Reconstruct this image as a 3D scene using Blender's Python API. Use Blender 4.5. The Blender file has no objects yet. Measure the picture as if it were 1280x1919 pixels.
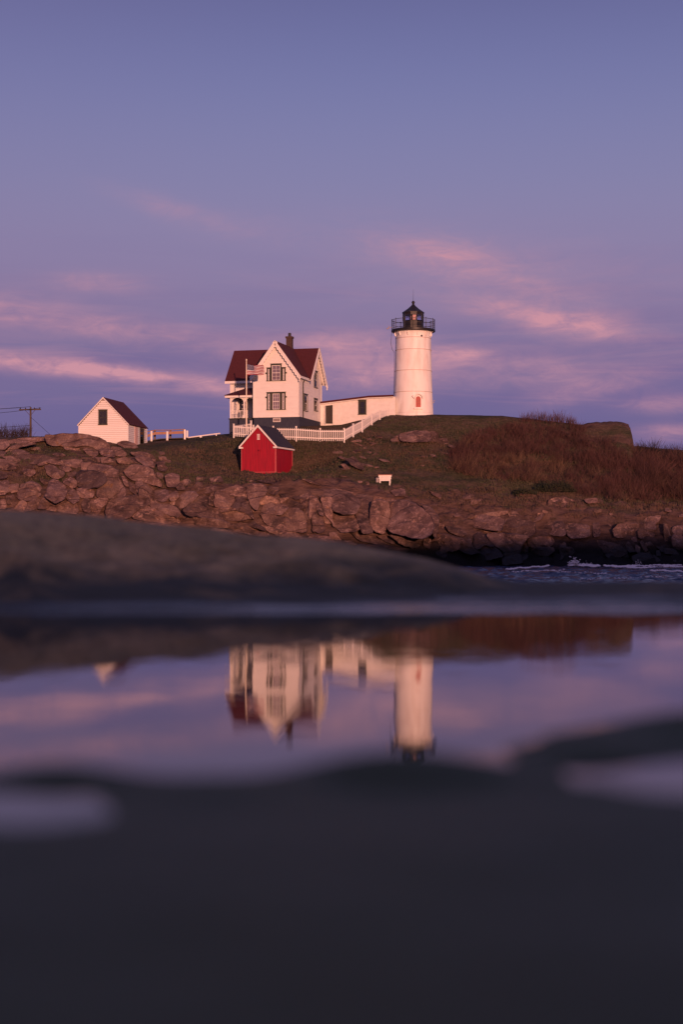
import bpy, bmesh, math, random
import numpy as np
from mathutils import Vector, Matrix, noise
R = math.radians
SC = bpy.context.scene
COL = SC.collection
F = 3000.0          # focal length in photo pixels
HZ = 1006.0         # photo row of the horizon
ZC = 2.8            # camera height above the sea
POOL = ZC - 0.16    # level of the tide pool

# ------------------------------------------------------------ camera
cd = bpy.data.cameras.new('camera'); cam = bpy.data.objects.new('camera', cd); COL.objects.link(cam)
cam.location = (0, 0, ZC); cam.rotation_euler = (R(90), 0, 0)
cd.sensor_fit = 'VERTICAL'; cd.sensor_height = 36; cd.sensor_width = 24
cd.lens = 36 * F / 1919; cd.shift_y = (HZ - 959.5) / 1919
cd.clip_start = 0.05; cd.clip_end = 20000
cd.dof.use_dof = True; cd.dof.focus_distance = 172; cd.dof.aperture_fstop = 2.6
SC.camera = cam
# ------------------------------------------------------------ sun and sky
SUN_AZ, SUN_EL = 168.0, 4.0   # azimuth clockwise from +Y (the view), so the sun is low behind the camera
sd = Vector((math.sin(R(SUN_AZ)) * math.cos(R(SUN_EL)), math.cos(R(SUN_AZ)) * math.cos(R(SUN_EL)), math.sin(R(SUN_EL))))
sl = bpy.data.lights.new('sun', 'SUN'); so = bpy.data.objects.new('sun', sl); COL.objects.link(so)
so.rotation_euler = sd.to_track_quat('Z', 'Y').to_euler()
sl.energy = 4.3; sl.color = (1.0, 0.448, 0.285); sl.angle = R(1.0)

def srgb(r, g, b):
    f = lambda c: (c / 255 / 12.92) if c / 255 <= .04045 else ((c / 255 + .055) / 1.055) ** 2.4
    return (f(r), f(g), f(b), 1)

world = bpy.data.worlds.new('World'); SC.world = world; world.use_nodes = True
def build_world():
    nt = world.node_tree; nt.nodes.clear(); N = nt.nodes; L = nt.links
    def nd(t, **k):
        n = N.new(t)
        for a, b in k.items(): setattr(n, a, b)
        return n
    def mth(op, a, b=None, c=None, clamp=False):
        n = nd('ShaderNodeMath', operation=op, use_clamp=clamp)
        for i, v in enumerate((a, b, c)):
            if v is None: continue
            if isinstance(v, (int, float)): n.inputs[i].default_value = v
            else: L.new(v, n.inputs[i])
        return n.outputs[0]
    def mix(f, a, b, mode='MIX'):
        n = nd('ShaderNodeMix', data_type='RGBA', blend_type=mode)
        for i, v in ((0, f), (6, a), (7, b)):
            if isinstance(v, (int, float)): n.inputs[i].default_value = v
            elif isinstance(v, tuple): n.inputs[i].default_value = v
            else: L.new(v, n.inputs[i])
        return n.outputs[2]
    tc = nd('ShaderNodeTexCoord'); sp = nd('ShaderNodeSeparateXYZ'); L.new(tc.outputs['Generated'], sp.inputs[0])
    x, y, z = sp.outputs
    az = mth('ARCTAN2', x, y); el = mth('ARCSINE', z)
    ramp = nd('ShaderNodeValToRGB'); ramp.color_ramp.interpolation = 'B_SPLINE'
    L.new(mth('MULTIPLY', el, 1.25, clamp=True), ramp.inputs[0])
    rows = [(0, (106, 98, 149)), (.06, (110, 101, 151)), (.08, (118, 107, 155)), (.11, (130, 114, 157)), (.14, (146, 127, 165)), (.18, (147, 135, 173)),
            (.22, (141, 137, 177)), (.28, (123, 127, 176)), (.34, (105, 104, 153)), (.60, (88, 90, 138))]
    er = ramp.color_ramp.elements
    while len(er) < len(rows): er.new(.5)
    for e, (p, c) in zip(er, rows): e.position = max(0, p * 1.25); e.color = srgb(*c)
    base = ramp.outputs[0]
    # the physical sky of the same low sun, mixed in
    sky = nd('ShaderNodeTexSky', sky_type='NISHITA'); sky.sun_disc = False
    sky.sun_elevation = R(SUN_EL); sky.sun_rotation = R(SUN_AZ); sky.dust_density = 3; sky.ozone_density = 3
    sk = mix(1.0, sky.outputs[0], (.062, .050, .075, 1), 'MULTIPLY')
    base = mix(.12, base, sk)
    # left is a touch warmer, right a touch bluer; towards the sun the sky turns to peach
    warm = mth('MULTIPLY_ADD', az, -.9, .0, clamp=True)
    base = mix(mth('MULTIPLY', warm, .5), base, srgb(130, 108, 148))
    sunny = mth('POWER', mth('MAXIMUM', mth('MULTIPLY', y, -1), 0), 1.5)
    low = mth('SUBTRACT', 1, mth('MULTIPLY', mth('ABSOLUTE', el), 1.6), clamp=True)
    base = mix(mth('MULTIPLY', mth('MULTIPLY', sunny, low), .8), base, (.62, .30, .20, 1))
    # clouds: long soft streaks low in the sky
    def noise_at(sx, sy, ox, oy, detail, rough, dist):
        cb = nd('ShaderNodeCombineXYZ'); L.new(mth('MULTIPLY_ADD', az, sx, ox), cb.inputs[0])
        L.new(mth('MULTIPLY_ADD', el, sy, oy), cb.inputs[1])
        n = nd('ShaderNodeTexNoise'); L.new(cb.outputs[0], n.inputs['Vector'])
        n.inputs['Scale'].default_value = 1; n.inputs['Detail'].default_value = detail
        n.inputs['Roughness'].default_value = rough; n.inputs['Distortion'].default_value = dist
        return n.outputs[0]
    n1 = noise_at(13, 52, 3.1, 1.7, 6, .58, .7)
    n2 = noise_at(42, 105, 7.7, 5.2, 8, .62, .9)
    def blob(px, py, wx, wy, k, tilt=0.0):
        a0, e0 = (px - 640) / F, (HZ - py) / F
        da = mth('SUBTRACT', az, a0); de = mth('SUBTRACT', el, e0)
        de = mth('ADD', de, mth('MULTIPLY', da, tilt))
        q = mth('ADD', mth('POWER', mth('DIVIDE', da, wx / F), 2), mth('POWER', mth('DIVIDE', de, wy / F), 2))
        return mth('MULTIPLY', mth('EXPONENT', mth('MULTIPLY', q, -1)), k)
    blobs = [(1070, 612, 125, 26, 1.15, .17), (960, 590, 90, 24, .45, .1), (830, 488, 120, 34, .55, .2), (1010, 548, 90, 16, .35, .2),
             (850, 662, 75, 14, .65, .1), (960, 700, 190, 34, .55, .1), (1100, 735, 90, 20, .4, -.2), (230, 625, 210, 26, .62, .16), (110, 692, 230, 16, 1.15, .07),
             (330, 718, 170, 18, .85, .14), (690, 712, 110, 26, .8, .0), (185, 540, 85, 18, .45, .0), (20, 590, 90, 22, .5, .0),
             (640, 650, 150, 34, .55, .0), (1250, 762, 70, 16, .6, .0), (310, 400, 100, 20, .22, .25), (480, 440, 120, 26, .12, .1), (1260, 815, 80, 16, .5, 0), (930, 520, 260, 70, .22, .1)]
    tot = None
    for bl in blobs:
        v = blob(*bl); tot = v if tot is None else mth('ADD', tot, v)
    wav = mth('MULTIPLY_ADD', mth('SUBTRACT', n1, .5), 3.0, .92)
    fine = mth('MULTIPLY_ADD', mth('SUBTRACT', n2, .5), 2.2, .92)
    m = mth('MULTIPLY', mth('MULTIPLY', tot, mth('MAXIMUM', wav, 0)), mth('MAXIMUM', fine, 0.1))
    # background streaks all the way round the horizon
    band = mth('EXPONENT', mth('MULTIPLY', mth('POWER', mth('DIVIDE', mth('SUBTRACT', el, .105), .045), 2), -1))
    st = mth('MULTIPLY', mth('SUBTRACT', noise_at(7, 75, 11.3, 2.2, 6, .55, .8), .50, clamp=True), 1.5)
    m = mth('ADD', mth('MULTIPLY', m, .80), mth('MULTIPLY', mth('MULTIPLY', st, band), .7), clamp=True)
    shade = mth('MULTIPLY', mth('MULTIPLY', mth('SUBTRACT', noise_at(6, 60, 1.3, 9.2, 5, .5, .5), .44, clamp=True), 3.4), mth('EXPONENT', mth('MULTIPLY', mth('POWER', mth('DIVIDE', mth('SUBTRACT', el, .10), .05), 2), -1)), clamp=True)
    base = mix(mth('MULTIPLY', shade, .6), base, srgb(108, 97, 147))
    base = mix(m, base, srgb(203, 146, 161))
    bg = nd('ShaderNodeBackground'); L.new(base, bg.inputs[0]); bg.inputs[1].default_value = 1.0
    out = nd('ShaderNodeOutputWorld'); L.new(bg.outputs[0], out.inputs[0])
build_world()
SC.view_settings.view_transform = 'Standard'; SC.view_settings.look = 'None'
SC.view_settings.exposure = 0; SC.view_settings.gamma = 1; SC.view_settings.use_curve_mapping = False
SC.render.engine = 'CYCLES'; SC.cycles.use_denoising = True
SC.cycles.max_bounces = 6; SC.cycles.transparent_max_bounces = 12

# ------------------------------------------------------------ materials
MATS = {}
def mat(name, col, col2=None, scale=4.0, rough=.8, bump=0, bscale=20, spec=.3, metal=0, stretch=(1, 1, 1), rnd=0, detail=5, sharp=None):
    if name in MATS: return MATS[name]
    m = bpy.data.materials.new(name); m.use_nodes = True; MATS[name] = m
    nt = m.node_tree; N = nt.nodes; L = nt.links; b = N['Principled BSDF']
    b.inputs['Roughness'].default_value = rough; b.inputs['Specular IOR Level'].default_value = spec; b.inputs['Metallic'].default_value = metal
    tc = N.new('ShaderNodeTexCoord'); mp = N.new('ShaderNodeMapping'); mp.inputs['Scale'].default_value = stretch
    L.new(tc.outputs['Object'], mp.inputs[0])
    src = None
    if col2 is not None:
        n = N.new('ShaderNodeTexNoise'); n.inputs['Scale'].default_value = scale; n.inputs['Detail'].default_value = detail
        L.new(mp.outputs[0], n.inputs['Vector'])
        r = N.new('ShaderNodeValToRGB'); lo, hi = sharp or (.3, .7)
        r.color_ramp.elements[0].position = lo; r.color_ramp.elements[1].position = hi
        r.color_ramp.elements[0].color = (*col, 1); r.color_ramp.elements[1].color = (*col2, 1)
        L.new(n.outputs[0], r.inputs[0]); src = r.outputs[0]
    if rnd:
        oi = N.new('ShaderNodeObjectInfo'); hs = N.new('ShaderNodeHueSaturation')
        mr = N.new('ShaderNodeMapRange'); mr.inputs['To Min'].default_value = 1 - rnd; mr.inputs['To Max'].default_value = 1 + rnd
        L.new(oi.outputs['Random'], mr.inputs[0]); L.new(mr.outputs[0], hs.inputs['Value'])
        if src: L.new(src, hs.inputs['Color'])
        else: hs.inputs['Color'].default_value = (*col, 1)
        src = hs.outputs[0]
    if src: L.new(src, b.inputs['Base Color'])
    else: b.inputs['Base Color'].default_value = (*col, 1)
    if bump:
        n = N.new('ShaderNodeTexNoise'); n.inputs['Scale'].default_value = bscale; n.inputs['Detail'].default_value = 6
        L.new(mp.outputs[0], n.inputs['Vector'])
        bp = N.new('ShaderNodeBump'); bp.inputs['Distance'].default_value = bump; L.new(n.outputs[0], bp.inputs['Height'])
        L.new(bp.outputs[0], b.inputs['Normal'])
    return m

def siding_mat(name, col, pitch=.11):
    """white painted boards: fine horizontal lap relief plus faint weathering"""
    m = mat(name, col, tuple(c * .9 for c in col), 1.3, .6, stretch=(1, 1, 3))
    nt = m.node_tree; N = nt.nodes; L = nt.links; b = N['Principled BSDF']
    tc = N.new('ShaderNodeTexCoord'); sp = N.new('ShaderNodeSeparateXYZ'); L.new(tc.outputs['Object'], sp.inputs[0])
    a = N.new('ShaderNodeMath'); a.operation = 'DIVIDE'; L.new(sp.outputs[2], a.inputs[0]); a.inputs[1].default_value = pitch
    f = N.new('ShaderNodeMath'); f.operation = 'FRACT'; L.new(a.outputs[0], f.inputs[0])
    bp = N.new('ShaderNodeBump'); bp.inputs['Distance'].default_value = .012; bp.inputs['Strength'].default_value = .8; bp.invert = True
    L.new(f.outputs[0], bp.inputs['Height']); L.new(bp.outputs[0], b.inputs['Normal'])
    return m

def rock_mat(name, wet_z0, wet_z1, cols, wetcol, wetrough=.35, scale=1.0, dryrough=.85, bump=.09, spec=.25, stain=None, near_y=None, crack=.6):
    """granite with mineral and lichen patches; a tidal dark zone below a real height"""
    m = bpy.data.materials.new(name); m.use_nodes = True; MATS[name] = m
    nt = m.node_tree; N = nt.nodes; L = nt.links; b = N['Principled BSDF']
    b.inputs['Specular IOR Level'].default_value = spec
    geo = N.new('ShaderNodeNewGeometry'); mp = N.new('ShaderNodeMapping'); L.new(geo.outputs['Position'], mp.inputs[0])
    mp.inputs['Scale'].default_value = (scale,) * 3
    def nz(s, d=6, r=.55, dist=0):
        n = N.new('ShaderNodeTexNoise'); n.inputs['Scale'].default_value = s; n.inputs['Detail'].default_value = d
        n.inputs['Roughness'].default_value = r; n.inputs['Distortion'].default_value = dist; L.new(mp.outputs[0], n.inputs['Vector']); return n.outputs[0]
    def ramp(src, stops):
        r = N.new('ShaderNodeValToRGB'); L.new(src, r.inputs[0]); e = r.color_ramp.elements
        while len(e) < len(stops): e.new(.5)
        for q, (p, c) in zip(e, stops): q.position = p; q.color = (*c, 1) if len(c) == 3 else c
        return r.outputs[0]
    def mix(f, a, c, mode='MIX'):
        n = N.new('ShaderNodeMix'); n.data_type = 'RGBA'; n.blend_type = mode
        for i, v in ((0, f), (6, a), (7, c)):
            if isinstance(v, (int, float, tuple)): n.inputs[i].default_value = v
            else: L.new(v, n.inputs[i])
        return n.outputs[2]
    c = ramp(nz(.55, 5, .6, .4), [(.30, cols[0]), (.48, cols[1]), (.66, cols[2])])
    c = mix(ramp(nz(2.2, 8, .7, .6), [(.52, (0, 0, 0)), (.66, (1, 1, 1))]), c, (*cols[3], 1))
    c = mix(ramp(nz(1.1, 4, .5, .3), [(.66, (0, 0, 0)), (.74, (.7, .7, .7))]), c, (*cols[4], 1))
    sp_ = ramp(nz(9, 4, .7), [(.35, (.62, .62, .62)), (.65, (1.2, 1.2, 1.2))])
    c = mix(1.0, c, sp_, 'MULTIPLY')
    def seams(sc, st, width, seed):      # meandering joint lines where a soft noise crosses its middle value
        m9 = N.new('ShaderNodeMapping'); m9.inputs['Scale'].default_value = st; m9.inputs['Location'].default_value = (seed, seed * 2, seed * 3); L.new(mp.outputs[0], m9.inputs[0])
        n9 = N.new('ShaderNodeTexNoise'); n9.inputs['Scale'].default_value = sc; n9.inputs['Detail'].default_value = 2.5; n9.inputs['Roughness'].default_value = .35; L.new(m9.outputs[0], n9.inputs['Vector'])
        a9 = N.new('ShaderNodeMath'); a9.operation = 'SUBTRACT'; L.new(n9.outputs[0], a9.inputs[0]); a9.inputs[1].default_value = .5
        b9 = N.new('ShaderNodeMath'); b9.operation = 'ABSOLUTE'; L.new(a9.outputs[0], b9.inputs[0])
        return ramp(b9.outputs[0], [(0, (.28, .22, .2)), (width, (1, 1, 1))])
    crk = seams(.30, (.5, .5, 1.5), .010, 3.0)
    c = mix(crack, c, crk, 'MULTIPLY')
    oi = N.new('ShaderNodeObjectInfo'); mr = N.new('ShaderNodeMapRange'); mr.inputs['To Min'].default_value = .55; mr.inputs['To Max'].default_value = 1.2
    L.new(oi.outputs['Random'], mr.inputs[0]); hs = N.new('ShaderNodeHueSaturation'); L.new(mr.outputs[0], hs.inputs['Value']); L.new(c, hs.inputs['Color']); c = hs.outputs[0]
    s = N.new('ShaderNodeSeparateXYZ'); L.new(geo.outputs['Position'], s.inputs[0])
    wob = N.new('ShaderNodeMath'); wob.operation = 'MULTIPLY_ADD'; L.new(nz(.6, 4), wob.inputs[0]); wob.inputs[1].default_value = -(wet_z1 - wet_z0) * 1.6; L.new(s.outputs[2], wob.inputs[2])
    if stain:     # algae-dark tide mark higher up the stone
        w2 = N.new('ShaderNodeMath'); w2.operation = 'MULTIPLY_ADD'; L.new(nz(1.2, 5, .6, .8), w2.inputs[0]); w2.inputs[1].default_value = -(stain[1] - stain[0]) * 3.2; L.new(s.outputs[2], w2.inputs[2])
        m2 = N.new('ShaderNodeMapRange'); L.new(w2.outputs[0], m2.inputs[0]); k2 = -(stain[1] - stain[0]) * 1.6
        m2.inputs['From Min'].default_value = stain[0] + k2; m2.inputs['From Max'].default_value = stain[1] + k2; m2.inputs['To Min'].default_value = 1; m2.inputs['To Max'].default_value = 0
        c = mix(m2.outputs[0], c, (*stain[2], 1))
    w = N.new('ShaderNodeMapRange'); L.new(wob.outputs[0], w.inputs[0]); k = -(wet_z1 - wet_z0) * .8
    w.inputs['From Min'].default_value = wet_z0 + k; w.inputs['From Max'].default_value = wet_z1 + k
    w.inputs['To Min'].default_value = 1; w.inputs['To Max'].default_value = 0
    c = mix(w.outputs[0], c, (*wetcol, 1))
    if near_y:    # the near bank turns dark green and matte, fading out with distance
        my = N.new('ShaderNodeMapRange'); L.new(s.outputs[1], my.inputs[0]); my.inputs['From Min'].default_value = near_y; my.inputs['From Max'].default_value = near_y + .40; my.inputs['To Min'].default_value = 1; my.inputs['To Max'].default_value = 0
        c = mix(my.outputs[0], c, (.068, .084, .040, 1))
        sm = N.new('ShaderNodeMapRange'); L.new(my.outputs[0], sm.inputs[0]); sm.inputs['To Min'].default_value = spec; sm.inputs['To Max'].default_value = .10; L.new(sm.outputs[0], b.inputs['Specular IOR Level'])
    L.new(c, b.inputs['Base Color'])
    rr = N.new('ShaderNodeMapRange'); L.new(w.outputs[0], rr.inputs[0]); rr.inputs['To Min'].default_value = dryrough; rr.inputs['To Max'].default_value = wetrough
    ro_ = rr.outputs[0]
    if near_y:
        m3 = N.new('ShaderNodeMix'); L.new(my.outputs[0], m3.inputs[0]); L.new(ro_, m3.inputs[2]); m3.inputs[3].default_value = .5; ro_ = m3.outputs[0]
    L.new(ro_, b.inputs['Roughness'])
    cm = N.new('ShaderNodeMath'); cm.operation = 'MULTIPLY_ADD'; L.new(crk, cm.inputs[0]); cm.inputs[1].default_value = 1.0 * crack; L.new(nz(3.0, 8, .65, .3), cm.inputs[2])
    bp = N.new('ShaderNodeBump'); bp.inputs['Distance'].default_value = bump / scale; L.new(cm.outputs[0], bp.inputs['Height']); L.new(bp.outputs[0], b.inputs['Normal'])
    return m

def glass_mat(name, tint=(.9, .9, 1)):
    m = bpy.data.materials.new(name); m.use_nodes = True; MATS[name] = m
    nt = m.node_tree; N = nt.nodes; L = nt.links; N.remove(N['Principled BSDF'])
    t = N.new('ShaderNodeBsdfTransparent'); t.inputs[0].default_value = (*tint, 1)
    g = N.new('ShaderNodeBsdfGlossy'); g.inputs['Roughness'].default_value = .03
    fr = N.new('ShaderNodeFresnel'); fr.inputs[0].default_value = 1.5; mx = N.new('ShaderNodeMixShader')
    L.new(fr.outputs[0], mx.inputs[0]); L.new(t.outputs[0], mx.inputs[1]); L.new(g.outputs[0], mx.inputs[2]); L.new(mx.outputs[0], N['Material Output'].inputs[0])
    return m

WHITE = siding_mat('white_clapboard', (.80, .78, .76))
PAINT = mat('white_paint', (.80, .78, .76), (.70, .68, .66), 2.5, .55)
TOWERW = mat('tower_paint', (.84, .82, .80), (.60, .52, .49), 1.6, .5, bump=.02, bscale=3, stretch=(1, 1, .28), sharp=(.44, .86), detail=8)
GREEN = mat('dark_green_trim', (.045, .045, .036), rough=.5)
DOOR = mat('dark_green_door', (.050, .040, .036), (.035, .03, .028), 3, .5)
ROOF = mat('red_roof_shingle', (.068, .016, .020), (.092, .022, .027), 3, .9, bump=.04, bscale=9, stretch=(1, 1, 5))
ROOFD = mat('dark_roof_shingle', (.022, .024, .042), (.036, .036, .055), 5, .9, bump=.03, bscale=9, stretch=(1, 1, 5))
FOUND = mat('dark_foundation', (.028, .034, .060), (.042, .048, .075), 4, .8, bump=.02, bscale=8)
REDW = mat('red_shed_paint', (.36, .006, .026), (.22, .006, .022), 1.6, .6, bump=.01, bscale=14, stretch=(5, 5, .4))
BRICK = mat('chimney_brick', (.085, .05, .045), (.055, .035, .034), 8, .9, bump=.02, bscale=20)
BLACK = mat('black_iron', (.012, .012, .016), (.022, .02, .024), 4, .45)
WOOD = mat('weathered_wood', (.20, .13, .10), (.11, .075, .06), 6, .85, bump=.01, bscale=30, stretch=(1, 1, .2))
PLANK = mat('pale_plank', (.36, .20, .14), (.27, .15, .11), 5, .8)
POLEW = mat('pole_wood', (.10, .075, .06), (.07, .05, .045), 6, .9, stretch=(1, 1, .1))
CURT = mat('pale_curtain', (.30, .25, .24), (.22, .18, .17), 6, .9, stretch=(6, 6, .5))
DARKIN = mat('dark_interior', (.02, .018, .02), rough=.9)
GLASS = glass_mat('window_glass'); 
REDGL = mat('red_window', (.42, .035, .03), (.25, .03, .03), 5, .4)
LENS = mat('lens_amber', (.75, .42, .22), (.55, .30, .16), 14, .25, stretch=(1, 1, 4))
FLAGR = mat('flag_red', (.27, .004, .02), rough=.8); FLAGW = mat('flag_white', (.62, .60, .62), rough=.8); FLAGB = mat('flag_blue', (.04, .045, .12), rough=.8)
TWIGR = mat('red_twigs', (.100, .048, .046), (.064, .034, .034), .25, .9)
TWIGT = mat('tan_stalks', (.16, .10, .065), (.10, .065, .048), .5, .9)
TWIGD = mat('dark_twigs', (.035, .024, .024), rough=.9)
TUFTG = mat('green_tuft', (.042, .052, .028), (.08, .072, .045), .35, .9)
TUFTB = mat('brown_tuft', (.115, .076, .056), (.062, .048, .038), .4, .9)
BUSHG = mat('dark_green_leaf', (.022, .030, .014), (.035, .035, .018), .6, .8)
FOAM = mat('sea_foam', (.75, .72, .75), rough=.8)
ROCK = rock_mat('coast_granite', 1.4, 2.7, [(.055, .036, .034), (.145, .086, .074), (.225, .145, .125), (.36, .23, .19), (.26, .125, .05)], (.014, .013, .016), .6)
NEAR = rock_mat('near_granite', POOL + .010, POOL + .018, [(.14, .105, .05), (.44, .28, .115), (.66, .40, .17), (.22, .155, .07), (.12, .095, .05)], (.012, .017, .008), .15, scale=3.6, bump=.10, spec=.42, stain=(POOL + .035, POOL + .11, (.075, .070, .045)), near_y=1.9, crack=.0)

# ------------------------------------------------------------ object helpers
def link(o): COL.objects.link(o); return o
def tag(o, label=None, cat=None, group=None, kind=None):
    for k, v in (('label', label), ('category', cat), ('group', group), ('kind', kind)):
        if v: o[k] = v
    return o
def thing(name, label, cat, loc=(0, 0, 0), rz=0, group=None):
    o = link(bpy.data.objects.new(name, None)); o.location = loc; o.rotation_euler = (0, 0, rz); o.empty_display_size = .3
    return tag(o, label, cat, group)

class MB:
    """collects shapes; build() links them as one mesh object"""
    def __init__(s, M=None): s.v = []; s.f = []; s.M = M; s.mi = []; s.cur = 0
    def add(s, vs, fs):
        n = len(s.v)
        for p in vs:
            p = Vector(p); s.v.append(tuple(s.M @ p) if s.M is not None else tuple(p))
        for f in fs: s.f.append([i + n for i in f]); s.mi.append(s.cur)
        return s
    def box(s, x0, x1, y0, y1, z0, z1):
        return s.add([(x0, y0, z0), (x1, y0, z0), (x1, y1, z0), (x0, y1, z0), (x0, y0, z1), (x1, y0, z1), (x1, y1, z1), (x0, y1, z1)],
                     [(0, 3, 2, 1), (4, 5, 6, 7), (0, 1, 5, 4), (1, 2, 6, 5), (2, 3, 7, 6), (3, 0, 4, 7)])
    def prism(s, pts, d):
        """pts: polygon of 3D points; d: extrusion vector"""
        n = len(pts); d = Vector(d); a = [Vector(p) for p in pts]
        return s.add(a + [p + d for p in a], [tuple(range(n))[::-1], tuple(range(n, 2 * n))] + [(i, (i + 1) % n, n + (i + 1) % n, n + i) for i in range(n)])
    def tube(s, p0, p1, r0, r1=None, n=6, caps=True):
        r1 = r0 if r1 is None else r1; p0 = Vector(p0); p1 = Vector(p1); d = (p1 - p0)
        q = d.to_track_quat('Z', 'Y'); vs = []
        for p, r in ((p0, r0), (p1, r1)):
            for i in range(n):
                a = 2 * math.pi * i / n; vs.append(p + q @ Vector((r * math.cos(a), r * math.sin(a), 0)))
        fs = [(i, (i + 1) % n, n + (i + 1) % n, n + i) for i in range(n)]
        if caps: fs += [tuple(range(n))[::-1], tuple(range(n, 2 * n))]
        return s.add(vs, fs)
    def path(s, pts, r, n=5):
        for a, b in zip(pts, pts[1:]): s.tube(a, b, r, r, n)
        return s
    def lathe(s, prof, n=48, c=(0, 0)):
        vs = []; m = len(prof)
        for r, z in prof:
            for i in range(n):
                a = 2 * math.pi * i / n; vs.append((c[0] + r * math.cos(a), c[1] + r * math.sin(a), z))
        fs = [(k * n + i, k * n + (i + 1) % n, (k + 1) * n + (i + 1) % n, (k + 1) * n + i) for k in range(m - 1) for i in range(n)]
        fs += [tuple(range(n))[::-1], tuple(range((m - 1) * n, m * n))]
        return s.add(vs, fs)
    def build(s, name, m, parent=None, smooth=None, kind=None):
        me = bpy.data.meshes.new(name); me.from_pydata(s.v, [], s.f)
        for q in (m if isinstance(m, (list, tuple)) else [m]): me.materials.append(q)
        if any(s.mi): me.polygons.foreach_set('material_index', s.mi)
        bm = bmesh.new(); bm.from_mesh(me); bmesh.ops.recalc_face_normals(bm, faces=bm.faces); bm.to_mesh(me); bm.free()
        if smooth is not None:
            me.polygons.foreach_set('use_smooth', [True] * len(me.polygons)); me.set_sharp_from_angle(angle=R(smooth))
        o = link(bpy.data.objects.new(name, me)); o.parent = parent
        if kind: o['kind'] = kind
        return o
def inst(src, parent, mtx=None, name=None):
    o = link(bpy.data.objects.new(name or src.name.split('.')[0], src.data)); o.parent = parent
    if mtx is not None: o.matrix_local = mtx
    return o
def W(px, py, Y):
    return Vector(((px - 640) / F * Y, Y, ZC + (HZ - py) / F * Y))
def fbm(p, o=4): return noise.fractal(p, 1.0, 2.0, o)

# ------------------------------------------------------------ the island's ground
# each line: photo column -> (row, depth in metres), from the shore to the plateau
LINES = [
    [(-500, 1075, 146), (0, 1075, 146), (820, 1078, 148), (1000, 1072, 150), (1280, 1072, 150), (1800, 1072, 150)],
    [(-500, 1030, 150), (0, 1012, 151), (400, 1012, 151), (820, 1022, 152), (1000, 1040, 155), (1280, 1040, 155), (1800, 1040, 155)],
    [(-500, 940, 154), (0, 930, 155), (200, 927, 155), (400, 912, 155.5), (600, 902, 157), (820, 945, 158), (1000, 962, 158.5), (1280, 972, 158.5), (1800, 980, 158)],
    [(-500, 880, 160), (0, 872, 160), (200, 874, 160), (330, 885, 160), (450, 893, 160.5), (600, 890, 161.5), (820, 908, 164), (1000, 907, 165), (1180, 930, 164), (1280, 935, 164), (1800, 940, 164)],
    [(-500, 850, 166), (0, 842, 165), (200, 845, 166), (300, 848, 167), (400, 862, 167.5), (440, 882, 167), (560, 886, 169.5), (600, 872, 169.5), (650, 850, 170), (820, 850, 172), (1000, 868, 171), (1180, 882, 169), (1280, 890, 168), (1800, 900, 168)],
    [(-500, 845, 172), (0, 823, 171), (100, 818, 170), (200, 829, 169.5), (275, 840, 171), (330, 832, 172), (400, 833, 173), (437, 820, 174), (480, 822, 173), (560, 825, 172), (645, 829, 172), (690, 800, 177), (735, 783, 180), (820, 779, 180), (940, 781, 180), (1000, 787, 179), (1090, 797, 178), (1120, 793, 178), (1160, 791, 178), (1183, 800, 178), (1189, 836, 176), (1280, 848, 175), (1800, 880, 172)],
    [(-500, 842, 176), (0, 820, 174), (100, 818, 173), (200, 826, 175), (275, 829, 177), (350, 822, 179), (385, 817, 180), (410, 814, 181), (430, 813, 181), (475, 802, 177.5), (565, 799, 177.5), (600, 797, 184), (640, 795, 184), (690, 783, 183), (735, 777, 183), (820, 776.5, 184), (940, 779, 184), (1000, 785, 183), (1090, 795, 182), (1120, 790, 182), (1160, 790, 182), (1180, 795, 181.5), (1189, 838, 180), (1280, 848, 179), (1800, 882, 176)],
    [(-500, 850, 200), (430, 822, 200), (735, 795, 200), (1150, 830, 200), (1800, 890, 196)],
    [(-500, 1080, 225), (640, 1080, 235), (1800, 1080, 225)],
]
PXS = np.concatenate([np.arange(-520, -120, 12), np.arange(-120, 1400, 3.5), np.arange(1400, 1821, 12)])
SUB = [6, 26, 26, 22, 26, 16, 8, 6]
def build_ground():
    cols = []
    for ln in LINES:
        a = np.array(ln, float); cols.append((np.interp(PXS, a[:, 0], a[:, 1]), np.interp(PXS, a[:, 0], a[:, 2])))
    rows_p, rows_y, rows_v = [], [], []
    for i in range(len(LINES) - 1):
        n = SUB[i]
        for k in range(n + (1 if i == len(LINES) - 2 else 0)):
            t = k / n
            z0 = (HZ - cols[i][0]) * cols[i][1] / F; z1 = (HZ - cols[i + 1][0]) * cols[i + 1][1] / F
            Y = cols[i][1] * (1 - t) + cols[i + 1][1] * t; z = z0 * (1 - t) + z1 * t
            rows_p.append(ZC + z); rows_y.append(Y); rows_v.append(i + t)
    Z = np.array(rows_p); Y = np.array(rows_y); V = np.array(rows_v)
    # soften the break lines a little
    for _ in range(3):
        Z[1:-1] = (Z[:-2] + 2 * Z[1:-1] + Z[2:]) / 4
    edge = np.clip(np.minimum(PXS + 520, 1820 - PXS) / 200, 0, 1)
    Z = Z * edge - 1.5 * (1 - edge)
    X = (PXS[None, :] - 640) / F * Y
    return X, Y, Z, V
GX, GY, GZ, GV = build_ground()
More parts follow.
